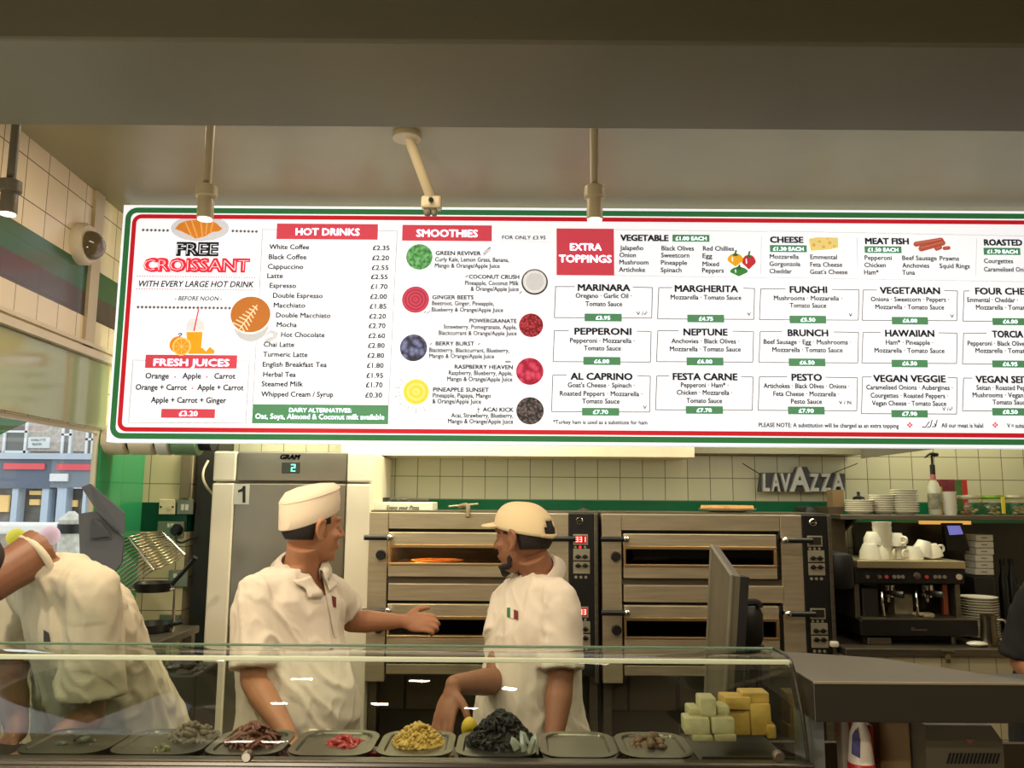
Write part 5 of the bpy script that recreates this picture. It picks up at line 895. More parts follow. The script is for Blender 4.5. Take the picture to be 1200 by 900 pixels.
f = MB(); f.box((x0 + .005, 1.88, 0), (x0 + .03, 2.0, zc_ - th)); f.build('end_panel', mat('end_panel_grey', S(96, 98, 96), 0.5), rc)
zu = 0.98
f = MB(); f.box((x0 + .03, 1.88, zu - .02), (2.2, 2.3, zu)); f.build('under_shelf', mat('under_shelf', S(90, 76, 56), 0.5), rc)
f = MB(); f.box((x0 + .03, 2.3, 0), (2.2, 2.32, zc_ - .25)); f.build('rear_panel', mat('rear_panel', S(70, 60, 44), 0.6), rc)
# things under it
def ub(n, x0_, y0_, x1_, y1_, d, dep, m, label, cat, bev=.006):
    f = MB(); a = P(x0_, 870, d).x; b = P(x1_, 870, d).x; f.box((a, d, zu), (b, d + dep, P((x0_ + x1_) / 2, y0_, d).z), bev); o = f.build(n, m, None); return tag(o, label, cat)
dt = 1.9
sb = thing('spray_bottle', 'white plastic bottle with a blue label and red base under counter', 'bottle', V(P(1008, 870, 1.95).x, 1.95, zu))
f = MB(); k = 1.95 / F; c = V(P(1008, 870, 1.95).x, 1.95, 0); f.lathe([(13 * k, zu), (14 * k, zu + .02), (14 * k, P(1008, 895, 1.95).z), (11 * k, P(1008, 860, 1.95).z), (7 * k, P(1008, 848, 1.95).z), (5 * k, P(1008, 840, 1.95).z)], c, n=24); f.build('bottle_body', mat('bottle_white', S(226, 216, 200), 0.35), sb, True)
f = MB(); f.lathe([(14.6 * k, zu + .002), (14.6 * k, P(1008, 893, 1.95).z)], c, n=24); f.build('red_base', mat('bottle_red', S(190, 40, 36), 0.4), sb, True)
f = MB(); ppoly(f, [(999, 884), (1000, 862), (1004, 856), (1008, 868), (1008, 889)], 1.926, .006); f.build('blue_label', mat('label_blue', S(84, 80, 130), 0.5, var=0.5, scale=40), sb)
sb2 = thing('cleaner_bottle', 'pale grey bottle left of the white bottle under counter', 'bottle', V(P(989, 870, 1.99).x, 1.99, zu)); f = MB(); k = 1.9 / F; c = V(P(989, 870, 1.99).x, 1.99, 0); f.lathe([(8 * k, zu), (8 * k, P(989, 862, 1.99).z), (5 * k, P(989, 845, 1.99).z)], c, n=18); f.build('bottle_body', mat('bottle_pale', S(170, 156, 136), 0.35), sb2, True)
f = MB(); pbox(f, 981, 846, 984, 866, 1.98, .006); f.build('trigger', mat('trigger_orange', S(180, 120, 70), 0.4), sb2)
ub('red_carton', 1018, 850, 1025, 900, 1.99, .12, mat('bottle_red', S(190, 40, 36)), 'narrow red carton behind the white bottle under counter', 'carton')
ub('cardboard_box', 1031, 845, 1068, 900, 2.01, .2, mat('box_tan', S(136, 112, 74), 0.8, var=0.08), 'tan cardboard box under the service counter', 'box')
gm = thing('grey_machine', 'grey cabinet machine with slanted vent slots under the counter', 'machine', V(P(1130, 880, 1.95).x, 1.95, zu))
f = MB(); z0_, z1_ = zu, P(1130, 852, 1.95).z; xa, xb = P(1085, 880, 1.95).x, P(1176, 880, 1.95).x
f.loft([[V(xa, 1.95, z), V(xb, 1.95, z), V(xb, 2.15, z), V(xa, 2.15, z)] for z in (z0_, z1_ - .03)] + [[V(xa + .01, 1.965, z1_), V(xb - .015, 1.965, z1_), V(xb - .015, 2.15, z1_), V(xa + .01, 2.15, z1_)]]); f.build('housing', mat('machine_grey', S(104, 98, 82), 0.4, 0.2), gm)
f = MB(); 
for i in range(14): x = 1110 + i * 4.4; ppoly(f, [(x, 895), (x + 1.8, 895), (x + 5, 883), (x + 3.2, 883)], 1.947, .004)
f.build('vent_slots', M_DARK, gm); f = MB(); ppoly(f, [(1133, 867), (1141, 867), (1137, 873)], 1.947, .004); f.build('badge', mat('badge_pink', S(150, 90, 80), 0.5), gm)
# ================================================================== GREY PANEL AND BLACK TILL behind the case
yb0 = 2.30
gp = thing('till_screen', 'tall scuffed grey panel standing edgeways behind the glass case', 'panel', V(P(845, 880, yb0).x, yb0, 1.05))
A, B, C_, D_ = P(834, 640, 2.62), P(858, 675, 2.3), P(847, 862, 2.3), P(826, 845, 2.62)
nrm = (B - A).cross(D_ - A).normalized(); ex = nrm * (.022 if nrm.x > 0 else -.022)
f = MB(); f.prism([A, B, C_, D_], ex); f.build('panel_board', mat('scuffed_grey', S(92, 85, 68), 0.55, var=0.35, scale=6, stretch=(1, 1, .35)), gp)
f = MB(); f.tube([A, B, C_, D_, A], .006, 8); f.build('edge_frame', mat('edge_pale', S(112, 105, 86), 0.4), gp)
f = MB(); e2 = ex.normalized() * .024; f.prism([B + ex, C_ + ex, C_ + ex + e2, B + ex + e2], V(0, .05, 0)); f.build('dark_back', M_DARK, gp)
f = MB(); m_ = (C_ + D_) / 2; f.box((m_.x - .04, 2.35, 1.0), (m_.x + .05, 2.55, m_.z + .01)); f.build('foot', M_BLACK, gp)
f = MB(); f.box((-1.5, 2.27, 0.98), (0.62, 2.6, 1.0)); bc = thing('back_worktop', 'dark steel worktop running behind the display case', 'worktop', V(-.4, 2.4, 0)); 
f = MB(); f.box((.22, 2.27, 0.95), (0.60, 2.66, 1.0), .004); f.build('top', M_CASE, bc); 
f = MB(); [f.box((x, y, 0), (x + .04, y + .04, .95)) for x in (.24, .54) for y in (2.29, 2.6)]; f.build('legs', M_CASE, bc)
tl = thing('black_till', 'black rounded till head on a stand right of grey panel', 'till', V(P(874, 800, 2.5).x, 2.5, 1.0))
f = MB(); a = P(862, 760, 2.45); b = P(895, 708, 2.45); f.box((a.x, 2.43, a.z), (b.x, 2.6, b.z), .03); f.build('till_head', M_BLACK, tl, True)
f = MB(); f.tube([P(858, 716, 2.45), P(868, 708, 2.44), P(886, 706, 2.44), P(890, 712, 2.44)], .011, 8, 4); f.tube([P(856, 735, 2.45), P(862, 748, 2.43), P(866, 770, 2.43), P(856, 782, 2.43)], .010, 8, 4); f.build('cable', M_DARK, tl, True)
f = MB(); a = P(885, 830, 2.5); b = P(893, 755, 2.5); f.box((a.x, 2.48, 1.0), (b.x, 2.54, b.z), .004); f.box((P(852, 0, 2.5).x, 2.48, 1.0), (P(858, 0, 2.5).x, 2.54, P(870, 755, 2.5).z)); f.box((P(848, 800, 2.5).x, 2.45, 1.0), (P(896, 800, 2.5).x, 2.6, 1.015)); f.box((P(852, 0, 2.5).x, 2.48, P(870, 768, 2.5).z), (b.x, 2.54, P(870, 755, 2.5).z)); f.build('stand', M_BLACK, tl)
# ================================================================== LEFT: folded card, wire rack, pans, crate
YK = 3.29
fc = thing('prep_table', 'steel side table under the wire rack by the green pillar', 'table', V(-1.5, 3.4, 0))
tz = P(175, 745, 3.4).z
f = MB(); f.box((wx(3.24) + .03, 3.24, tz - .03), (P(209, 745, 3.45).x, 3.68, tz), .004); f.build('table_top', M_STEELD, fc); 
for x in (wx(3.3) + .05, P(209, 745, 3.45).x - .05):
    for y in (3.32, 3.62): MB().box((x, y, 0), (x + .04, y + .04, tz - .03)).build('leg', M_STEELD, fc)
cd = thing('folded_card', 'dark grey folded card standing in front of the street window', 'card', V(P(120, 650, YK).x, YK, tz))
M_CARD = mat('card_grey', S(96, 96, 100), 0.6)
f = MB(); ppoly(f, [(92, 602), (113, 599), (145, 630), (142, 660), (118, 690), (95, 700)], YK, .012); f.build('main_panel', M_CARD, cd)
f = MB(); f.prism([P(95, 571, YK - .03), P(105, 567, YK - .03), P(145, 601, YK - .04), P(145, 626, YK - .04), P(133, 620, YK - .02), P(115, 601, YK - .02)], (0, .012, 0)); f.build('upper_flap', M_CARD, cd)
f = MB(); f.prism([P(107, 608, YK - .012), P(116, 610, YK - .012), P(130, 628, YK - .03), P(106, 631, YK - .02)], (0, .008, 0)); f.build('inner_flap', mat('card_dark', S(74, 74, 78), 0.6), cd)
f = MB(); a = P(100, 700, YK); f.box((a.x, YK, tz), (P(130, 0, YK).x, YK + .1, a.z + .05)); f.build('stand', M_CARD, cd)
wr = thing('wire_rack', 'chrome wire basket of curved bars beside green pillar', 'wire basket', V(P(170, 690, 3.5).x, 3.5, tz))
f = MB()
for i in range(13):
    u = i / 12; s0 = P(112 + 22 * u * 1.0 + 14 * u, 655 + 36 * u, 3.45 + .0 * u); m1 = P(150 + 30 * u, 630 + 38 * u, 3.32); e1 = P(190 + 26 * u, 624 + 26 * u, 3.5)
    f.tube([s0, P(128 + 24 * u + 10 * u, 640 + 40 * u, 3.36), m1, P(176 + 28 * u, 624 + 34 * u, 3.38), e1], .0032, 6, 4)
f.build('wire_bars', mat('rack_wire', S(150, 138, 112), 0.25, 0.9), wr, True)
f = MB(); f.tube([P(112, 655, 3.45), P(130, 672, 3.44), P(148, 692, 3.45)], .005, 8, 4); f.build('rim', M_CHROME, wr, True); f = MB(); f.tube([P(190, 624, 3.5), P(202, 636, 3.49), P(216, 650, 3.5)], .005, 8, 4); f.build('rim', M_CHROME, wr, True); f = MB(); f.tube([P(150, 630, 3.32), P(164, 648, 3.31), P(180, 668, 3.32)], .004, 8, 4); f.build('rim', M_CHROME, wr, True)
f = MB(); f.tube([P(148, 692, 3.45), (P(150, 700, 3.45).x, 3.45, tz)], .006, 8); f.tube([P(205, 690, 3.5), (P(205, 700, 3.5).x, 3.5, tz)], .006, 8); f.tube([P(148, 690, 3.45), P(205, 690, 3.5)], .006, 8); f.build('rack_leg', M_CHROME, wr, True)
def frypan(cx, cy, d, r, hx, hy, label):
    c = P(cx, cy, d); t = thing('frying_pan', label, 'frying pan', c); f = MB(); f.lathe([(r * .8, 0), (r, .035), (r * 1.02, .037), (r * .97, .035), (r * .78, .004)], c, n=28); f.build('pan_body', mat('iron_black', S(34, 31, 27), 0.35, 0.3), t, True)
    h = P(hx, hy, d - .03); f = MB(); f.tube([c + V(r * .9, -.01, .03), (c + h) / 2 + V(.04, 0, .015), h], [.010, .009, .011], 8, 4); f.build('pan_handle', mat('iron_black', S(34, 31, 27)), t, True)
    return t
frypan(180, 693, 3.5, .085, 229, 653, 'black frying pan under wire basket, handle up to the right')
frypan(176, 741, 3.5, .09, 215, 728, 'black frying pan below, in front of the isolator switch')
f = MB(); c = P(176, 750, 3.5); f.lathe([(.075, tz - .0), (.08, c.z + .01), (.07, c.z + .01), (.065, tz + .002)], V(c.x, 3.5, 0)); tag(f.build('steel_ring', M_STEELD, None, True), 'steel pot carrying the lower black frying pan', 'pot')
cr = thing('black_crate', 'black crate filled with crumpled bags beside the fridge', 'crate', V(P(202, 860, 2.95).x, 2.95, 0))
f = MB(); a, b = P(178, 850, 2.9), P(230, 790, 2.9); f.box((a.x, 2.9, 0.0), (b.x, 3.12, b.z), .01); f.build('crate_body', M_BLACK, cr)
f = MB()
for i in range(26): f.sph(V(random.uniform(a.x + .02, b.x - .02), random.uniform(2.93, 3.09), b.z + random.uniform(-.005, .03)), (random.uniform(.015, .035), .02, random.uniform(.008, .018)), 7, 5)
f.build('crumpled_bag', mat('bag_dark', S(52, 47, 40), 0.3), cr); f = MB(); pbox(f, 199, 811, 208, 818, 2.896, .004); f.build('tag', mat('tag_grey', S(110, 110, 100), 0.6), cr)
# ================================================================== PEOPLE
def bake(mb, name, m, parent, voxel, smooth_it=3, fold=0.0, fs=9.0, seed=0, sub=None):
    me = bpy.data.meshes.new(name); me.from_pydata(mb.v, [], mb.f); b = bmesh.new(); b.from_mesh(me); bmesh.ops.recalc_face_normals(b, faces=b.faces); b.to_mesh(me); b.free()
    o = bpy.data.objects.new(name, me); COL.objects.link(o)
    r = o.modifiers.new('r', 'REMESH'); r.mode = 'VOXEL'; r.voxel_size = voxel
    s = o.modifiers.new('s', 'SMOOTH'); s.factor = .5; s.iterations = smooth_it
    dg = bpy.context.evaluated_depsgraph_get(); dg.update(); m2 = bpy.data.meshes.new_from_object(o.evaluated_get(dg)); bpy.data.objects.remove(o); bpy.data.meshes.remove(me)
    if fold:
        off = V(seed * 3.1, seed * 1.7, seed * 2.3); nn = [v.normal.copy() for v in m2.vertices]
        for v, n in zip(m2.vertices, nn):
            p = v.co
            q = V(p.x * fs + p.z * fs * .45, p.y * fs, p.z * fs * .55 - p.x * fs * .3) + off
            w = noise.noise(q * .6) * 1.2
            a = 1 - abs(noise.noise(q + V(w, w * .7, w))) * 4.5; a2 = 1 - abs(noise.noise(q * 2.3 + V(w, 0, w))) * 4.0
            v.co = p + n * fold * (max(a, 0) * .8 + max(a2, 0) * .35 - .15)
        m2.update()
    m2.polygons.foreach_set('use_smooth', [True] * len(m2.polygons)); m2.materials.clear(); m2.materials.append(m); m2.name = name
    bv = BVHTree.FromPolygons([v.co.copy() for v in m2.vertices], [tuple(p.vertices) for p in m2.polygons])
    m2.transform(Matrix.Translation(-wloc(parent))); o = bpy.data.objects.new(name, m2); COL.objects.link(o); o.parent = parent
    return o, bv
def ringp(c, ax, ay, a, b, n=24, e=2.4):
    out = []
    for i in range(n):
        t = 2 * PI * i / n; ct, st = math.cos(t), math.sin(t)
        out.append(c + ax * (a * math.copysign(abs(ct) ** (2 / e), ct)) + ay * (b * math.copysign(abs(st) ** (2 / e), st)))
    return out
def limb(mb, pts, radii, n=14):
    mb.tube(pts, radii, n, 4)
    for p, r in zip(pts, radii): mb.sph(p, r * .99, 12, 8)
def frame(Fv, Uv): Fv = Fv.normalized(); R = Fv.cross(Uv).normalized(); U = R.cross(Fv).normalized(); return R, Fv, U
def head(mb, c, Fv, Uv):
    R, Fd, U = frame(Fv, Uv); L = lambda r, f, u: c + R * r + Fd * f + U * u; ax = (R, Fd, U); E = lambda p, r: mb.ell(L(*p), ax, r, 18, 12)
    E((0, -.012, .022), (.075, .094, .088)); E((0, .028, -.03), (.061, .066, .082)); E((0, .04, -.082), (.046, .045, .034)); E((0, .074, -.098), (.022, .018, .017))
    mb.tube([L(0, .086, .022), L(0, .102, -.002), L(0, .116, -.026)], [.008, .010, .013], 10, 3); E((0, .112, -.028), (.015, .013, .010)); E((.011, .100, -.031), (.008, .010, .007)); E((-.011, .100, -.031), (.008, .010, .007))
    E((.027, .076, .033), (.026, .017, .010)); E((-.027, .076, .033), (.026, .017, .010))
    E((.03, .08, .010), (.014, .009, .009)); E((-.03, .08, .010), (.014, .009, .009)); E((.042, .06, -.022), (.022, .022, .018)); E((-.042, .06, -.022), (.022, .022, .018))
    E((0, .093, -.058), (.024, .010, .006)); E((0, .090, -.068), (.021, .011, .007))
    for s in (1, -1):
        mb.tube([L(s * .074, .010, .022), L(s * .086, -.012, .030), L(s * .090, -.028, .016), L(s * .086, -.026, -.010), L(s * .080, -.010, -.032), L(s * .074, .004, -.034)], [.006, .008, .008, .007, .008, .006], 8, 3); E((s * .078, -.010, .0), (.008, .018, .026))
    return L, ax
def hand(mb, W, Dv, Nv, Tv, curl=.35, spread=.02, k=1.0):
    Dv = Dv.normalized(); Tv = (Tv - Dv * Tv.dot(Dv)).normalized(); N = Dv.cross(Tv); N = N if N.dot(Nv) > 0 else -N
    mb.ell(W + Dv * .048 * k, (Tv, Dv, N), (.040 * k, .054 * k, .016 * k), 16, 10); mb.ell(W + Dv * .005, (Tv, Dv, N), (.027, .04, .020), 14, 8)
    for i, (ln, t) in enumerate(zip((.072, .080, .074, .058), (.030, .010, -.011, -.030))):
        b = W + Dv * ((.088 if i in (1, 2) else .080) * k) + Tv * t * k; d = (Dv + Tv * (t * 3.2 * spread / .02 * .5)).normalized(); pts = [b - d * .02, b]; cu = curl * .5
        for s in (.45, .30, .25):
            d2 = (d * math.cos(cu) - N * math.sin(cu)).normalized(); b = b + d2 * ln * s * k; pts.append(b); cu += curl
        limb(mb, pts, [.0095 * k, .0092 * k, .0085 * k, .0078 * k, .0066 * k], 10)
    b = W + Dv * .022 * k + Tv * .026 * k; d = (Dv * .62 + Tv * .75 - N * .25).normalized(); p1 = b + d * .034 * k; d2 = (Dv * .85 + Tv * .42 - N * .35).normalized(); p2 = p1 + d2 * .03 * k; p3 = p2 + (d2 * .9 - N * .3).normalized() * .024 * k
    limb(mb, [b, p1, p2, p3], [.015 * k, .012 * k, .0105 * k, .0085 * k], 10)
def person(name, label, skin, J, o):
    """J: joints; o: options (facing vectors, sizes)"""
    fv = o['face_body'].normalized(); up = V(0, 0, 1); r = fv.cross(up).normalized()
    root = thing(name, label, 'person', V(J['pelvis'].x, J['pelvis'].y, 0))
    b = MB()
    pv, ch, nk = J['pelvis'], J['chest'], J['neck']
    sr_, sl = J['shR'], J['shL']; sax = (sr_ - sl).normalized(); 
    spine = lambda t: pv.lerp(ch, t)
    bel = o.get('belly', .0)
    dirs = (ch - pv).normalized(); fwd = (fv - dirs * fv.dot(dirs)).normalized(); sid = fwd.cross(dirs).normalized()
    mid = (sr_ + sl) / 2
    def torso(mb, g, hem=None, loose=0.0):
        rg = []
        if hem is not None: rg.append(ringp(pv - dirs * hem, sid, fwd, .175 + g + loose, .130 + g + loose))
        else: rg.append(ringp(pv - dirs * .06, sid, fwd, .165, .12))
        rg.append(ringp(pv + dirs * .06 + fwd * bel * .5, sid, fwd, .163 + g + loose * .8, .118 + g + bel * .6 + loose * .8))
        rg.append(ringp(spine(.45) + fwd * bel * .6, sid, fwd, .152 + g + loose * .5, .112 + g + bel * .7 + loose * .5))
        rg.append(ringp(spine(.8) + fwd * bel * .15, sid, fwd, .166 + g, .118 + g + bel * .15))
        rg.append(ringp(ch, sid, fwd, .178 + g, .118 + g))
        q = ch.lerp(mid, .6); rg.append(ringp(q, (sid * .5 + sax * .5).normalized(), fwd, .178 + g * .8, .098 + g))
        q = mid + dirs * .028; rg.append(ringp(q, sax, fwd, .135 + g * .5, .068 + g * .7)); q = mid.lerp(nk, .62) + dirs * .02; rg.append(ringp(q, sax, fwd, .072 + g * .3, .062 + g * .4))
        # refine between rings for a smooth loft
        out = []
        for i in range(len(rg) - 1):
            p0, p1, p2, p3 = rg[max(i - 1, 0)], rg[i], rg[i + 1], rg[min(i + 2, len(rg) - 1)]
            for j in range(3):
                t = j / 3; out.append([.5 * ((2 * b1) + (c1 - a1) * t + (2 * a1 - 5 * b1 + 4 * c1 - d1) * t * t + (3 * b1 - a1 - 3 * c1 + d1) * t ** 3) for a1, b1, c1, d1 in zip(p0, p1, p2, p3)])
        mb.loft(out + [rg[-1]])
        for s in (sr_, sl): mb.sph(s, .050 + g * .6, 16, 10)
        for s in (sr_, sl): mb.tube([mid + dirs * .03, s], [.06 + g * .6, .052 + g * .8], 14)
    torso(b, -.008)
    # neck and head
    L, hax = head(b, J['head'], o['face'], o.get('head_up', up)); nb = L(0, -.03, -.05)
    b.tube([nk - (nb - nk).normalized() * .04, nk, nk.lerp(nb, .5), nb], [.068, .060, .056, .056], 16, 3)
    # arms and hands
    for s in 'RL':
        sh_, el, wr = J['sh' + s], J['el' + s], J['wr' + s]
        limb(b, [sh_, sh_.lerp(el, .45), el], [.054, .048, .040]); limb(b, [el, el.lerp(wr, .3), wr.lerp(el, .25), wr], [.040, .042, .032, .026])
        hd = o['hand' + s]; hand(b, wr + hd[0].normalized() * .015, hd[0], hd[1], hd[2], hd[3])
    # legs and feet
    for sg_, s in ((1, 'R'), (-1, 'L')):
        hp = pv + r * sg_ * .09 - up * .04; fx = J.get('foot', V(pv.x, pv.y, 0)); kn = V((hp.x + fx.x) / 2 + r.x * sg_ * .045, (hp.y + fx.y) / 2 + r.y * sg_ * .045, .48) + fv * .03; an = V(fx.x, fx.y, .08) + r * sg_ * .10
        limb(b, [hp, hp.lerp(kn, .5), kn], [.088, .075, .055]); limb(b, [kn, kn.lerp(an, .35), an], [.055, .056, .038]); b.tube([an - V(0, 0, .035) - fv * .04, an - V(0, 0, .04) + fv * .08, an - V(0, 0, .05) + fv * .18], [.042, .04, .028], 12, 3)
    body, _ = bake(b, 'body', skin, root, .0052, 3)
    # shirt
    m = MB(); g = .016; torso(m, g, o.get('hem', .10), o.get('loose', .012))
    for s in 'RL':
        sh_, el = J['sh' + s], J['el' + s]; t = o.get('sleeve' + s, .62); e = sh_.lerp(el, t); d = (el - sh_).normalized()
        limb_p = [sh_.lerp(mid, .25), sh_ + d * .02, sh_.lerp(e, .55), e]; m.tube(limb_p, [.058, .066, .068, .078 + o.get('flare', 0)], 18, 4)
    shirt, bv = bake(m, 'shirt', o['cloth'], root, .0075, 4, o.get('fold', .010), 8.0, o.get('seed', 1))
    # legs in trousers
    m = MB()
    for sg_ in (1, -1):
        hp = pv + r * sg_ * .09; fx = J.get('foot', V(pv.x, pv.y, 0)); kn = V((hp.x + fx.x) / 2 + r.x * sg_ * .045, (hp.y + fx.y) / 2 + r.y * sg_ * .045, .48) + fv * .03; an = V(fx.x, fx.y, .10) + r * sg_ * .10
        m.tube([hp + up * .02, hp.lerp(kn, .5), kn, kn.lerp(an, .5), an], [.105, .092, .078, .075, .07], 16, 3)
    m.loft([ringp(pv + V(0, 0, z), sid, fwd, a, c) for z, a, c in ((-.09, .165, .12), (0, .172, .128), (.07, .165, .125))]); bake(m, 'trousers', o.get('pants', o['cloth']), root, .012, 3, .006, 7.0, 3)
    m = MB()
    for sg_ in (1, -1):
        fx = J.get('foot', V(pv.x, pv.y, 0)); an = V(fx.x, fx.y, .08) + r * sg_ * .10; m = MB(); m.tube([an - V(0, 0, .028) - fv * .05, an - V(0, 0, .03) + fv * .08, an - V(0, 0, .042) + fv * .19], [.050, .049, .036], 14, 3); m.v = [V(v.x, v.y, max(v.z, .001)) for v in m.v]; m.build('shoe', M_BLACK, root, True, 80)
    # collar
    cn = nk + (nk - mid).normalized() * o.get('collar_up', -.012); nd = (nb - nk).normalized(); cf = (fwd - nd * fwd.dot(nd)).normalized(); cs = cf.cross(nd).normalized(); N_ = 36; gap = o.get('gap', .22); rows = [[], [], [], []]; cr_ = o.get('collar_r', 1.0)
    vn = o.get('vneck', 0)
    if vn:                               # open the shirt below the throat
        w0 = wloc(root); b2 = bmesh.new(); b2.from_mesh(shirt.data); p0 = cn + cf * .055 + nd * .02; p1 = cn + cf * .10 - nd * vn; dl = []
        for fc in b2.faces:
            q = fc.calc_center_median() + w0; t = max(0, min(1, (q - p0).dot(p1 - p0) / (p1 - p0).length_squared)); dv = q - p0.lerp(p1, t); dv -= cf * dv.dot(cf) * .7
            if dv.length < .045 * (1 - t) + .004: dl.append(fc)
        bmesh.ops.delete(b2, geom=dl, context='FACES'); b2.to_mesh(shirt.data); b2.free()
    for i in range(N_ + 1):
        t = PI / 2 + gap + (2 * PI - 2 * gap) * i / N_; fr = max(0, math.sin(t)); dirn = cs * math.cos(t) + cf * math.sin(t); dip = -.020 * fr ** 2
        rows[0].append(cn + dirn * .074 * cr_ + nd * (-.012 + dip)); rows[1].append(cn + dirn * .068 * cr_ + nd * (.024 + dip)); rows[2].append(cn + dirn * .075 * cr_ + nd * (.026 + dip)); rows[3].append(cn + dirn * (.100 + .006 * fr) * cr_ + nd * (-.006 + dip))
    if o.get('band'):
        MB().tube([cn + (cs * math.cos(2 * PI * i / 32) + cf * math.sin(2 * PI * i / 32)) * .071 + nd * (-.004 - .018 * max(0, math.sin(2 * PI * i / 32))) for i in range(32)], .010, 8, closed=True).build('neckband', o['cloth'], root, True, 80); return root, L, hax, bv, (nk, mid, fwd, sid, dirs)
    m = MB(); vs = [p for rw in rows for p in rw]; w_ = N_ + 1; m.add(vs, [(j * w_ + i, j * w_ + i + 1, (j + 1) * w_ + i + 1, (j + 1) * w_ + i) for j in range(3) for i in range(N_)]); m.build('collar', o['cloth'], root, True, 60, fix=False, solid=.004)
    if vn:
        for s_, k_ in ((-1, 0), (1, -1)):
            A_, D_ = rows[2][k_], rows[3][5 if k_ == 0 else -6]; B_ = cn + cf * .10 - nd * (vn * .75) + cs * s_ * .012; C_ = cn + cf * .085 - nd * (vn * .72) + cs * s_ * .062; vs = []; n1 = 7
            for j in range(n1 + 1):
                for i in range(n1 + 1):
                    q = A_.lerp(D_, i / n1).lerp(B_.lerp(C_, i / n1), j / n1); h = bv.find_nearest(q)
                    if h[0] is not None and (q - h[0]).dot(h[1]) < .013: q = h[0] + h[1] * .013
                    vs.append(q)
            m = MB(); m.add(vs, [(j * (n1 + 1) + i, j * (n1 + 1) + i + 1, (j + 1) * (n1 + 1) + i + 1, (j + 1) * (n1 + 1) + i) for j in range(n1) for i in range(n1)]); m.build('lapel', o['cloth'], root, True, 60, fix=False, solid=.004)
    return root, L, hax, bv, (nk, mid, fwd, sid, dirs)
def shell(mb, L, pts, n): pass
def hair(root, L, ax, m, back=True, low=-.055, name='hair'):
    f = MB(); R, Fd, U = ax; c = L(0, -.012, .022); rings = []
    for j in range(9):
        u = -.95 + 1.9 * j / 8; rings.append([])
    vs = []; fs = []; n, mm = 30, 12
    for j in range(mm + 1):
        th = -0.85 + (PI / 2 + .85) * j / mm
        for i in range(n):
            a = 2 * PI * i / n; cf = math.sin(a)
            vs.append(c + R * (.079 * math.cos(th) * math.cos(a)) + Fd * (.098 * math.cos(th) * math.sin(a)) + U * (.092 * math.sin(th)))
    for j in range(mm):
        th = -0.85 + (PI / 2 + .85) * (j + .5) / mm
        for i in range(n):
            a = 2 * PI * (i + .5) / n; s = math.sin(a)
            lim = -.70 if s < .05 else (-.05 if s < .45 else .55)
            if th > lim and th < .55 and not (.05 > s > -.25 and th < -.1): fs.append((j * n + i, j * n + (i + 1) % n, (j + 1) * n + (i + 1) % n, (j + 1) * n + i))
    f.add(vs, fs); return f.build(name, m, root, True, 80, solid=.006)
def decal(bv, pts, m, name, parent, off=.003, nx=1, ny=1):
    """small stitched or printed patch lying on a garment, pts: picture quad"""
    vs = []; (a, b, c, d) = [Vector(p) for p in pts]
    for j in range(ny + 1):
        for i in range(nx + 1):
            q = a.lerp(b, i / nx).lerp(d.lerp(c, i / nx), j / ny); r = ray(q.x, q.y).normalized(); h = bv.ray_cast(V(0, 0, ZC), r)
            if h[0] is None: return None
            vs.append(h[0] - r * off)
    f = MB(); w = nx + 1; f.add(vs, [(j * w + i, j * w + i + 1, (j + 1) * w + i + 1, (j + 1) * w + i) for j in range(ny) for i in range(nx)]); return f.build(name, m, parent, True, 60, fix=False)
SK1 = mat('skin_tan', S(176, 122, 88), 0.55, sss=0.06, var=0.05, scale=20); SK2 = mat('skin_brown', S(150, 100, 72), 0.55, sss=0.05, var=0.05, scale=20); SK3 = mat('skin_deep', S(128, 84, 58), 0.55, sss=0.05, var=0.05, scale=20)
CL = mat('white_cotton', S(226, 214, 196), 0.85, bump=0.1, bscale=300); CLG = mat('grey_white_cotton', S(196, 184, 158), 0.85, bump=0.1, bscale=300)
CAPW = mat('cap_cotton', S(236, 216, 190), 0.85); CAPB = mat('cap_beige', S(226, 202, 160), 0.85); HAIR = mat('dark_hair', S(34, 26, 22), 0.7, bump=0.4, bscale=200)
# --- chef one: skull cap, back-turned profile, pointing right
fb = V(.80, -.60, 0); 
J = dict(head=P(366, 619, 2.86), neck=P(354, 660, 2.87), chest=P(338, 735, 2.86), pelvis=P(344, 868, 2.86), shR=P(299, 697, 2.74), shL=P(384, 692, 2.97), elR=P(297, 798, 2.66), wrR=P(338, 862, 2.50), elL=P(412, 728, 3.10), wrL=P(468, 728, 3.14))
r1, L, ax, bv, T1 = person('person', 'person in white shirt and white skull cap pointing toward left oven', SK1, J, dict(face_body=fb, face=V(.74, .66, .0), head_up=V(.06, .03, 1), belly=.06, cloth=CL, sleeveR=.86, sleeveL=.62, loose=.02, hem=.02, handR=(V(.3, -.7, -.35), V(0, -.4, 1), V(.7, .5, 0), .5), handL=(V(1, .05, -.05), V(0, -.3, .9), V(.1, .5, .8), .8), seed=1, fold=.010, vneck=.10, gap=.35))
R, Fd, U = ax
hair(r1, L, ax, HAIR)
f = MB()
def capring(u, rs, sh=0, tilt=.30): return [L(0, -.012, 0) + R * (.079 * rs * math.cos(2 * PI * i / 36)) + Fd * (.099 * rs * math.sin(2 * PI * i / 36) + sh) + U * (u + .014 + tilt * .103 * rs * math.sin(2 * PI * i / 36)) for i in range(36)]
f.loft([capring(.014, 1.02, 0, .34), capring(.018, 1.06, 0, .34), capring(.05, 1.07, 0, .34), capring(.100, 1.05, -.004, .28), capring(.106, 1.02, -.004, .27), capring(.122, .86, -.004, .22), capring(.130, .5, -.004, .2), capring(.132, .1, -.004, .2)]); cp = f.build('skull_cap', CAPW, r1, True, 50)
f = MB(); f.tube(capring(.098, 1.052, -.003, .29), .002, 6, closed=True); f.build('cap_seam', CAPW, cp, True)
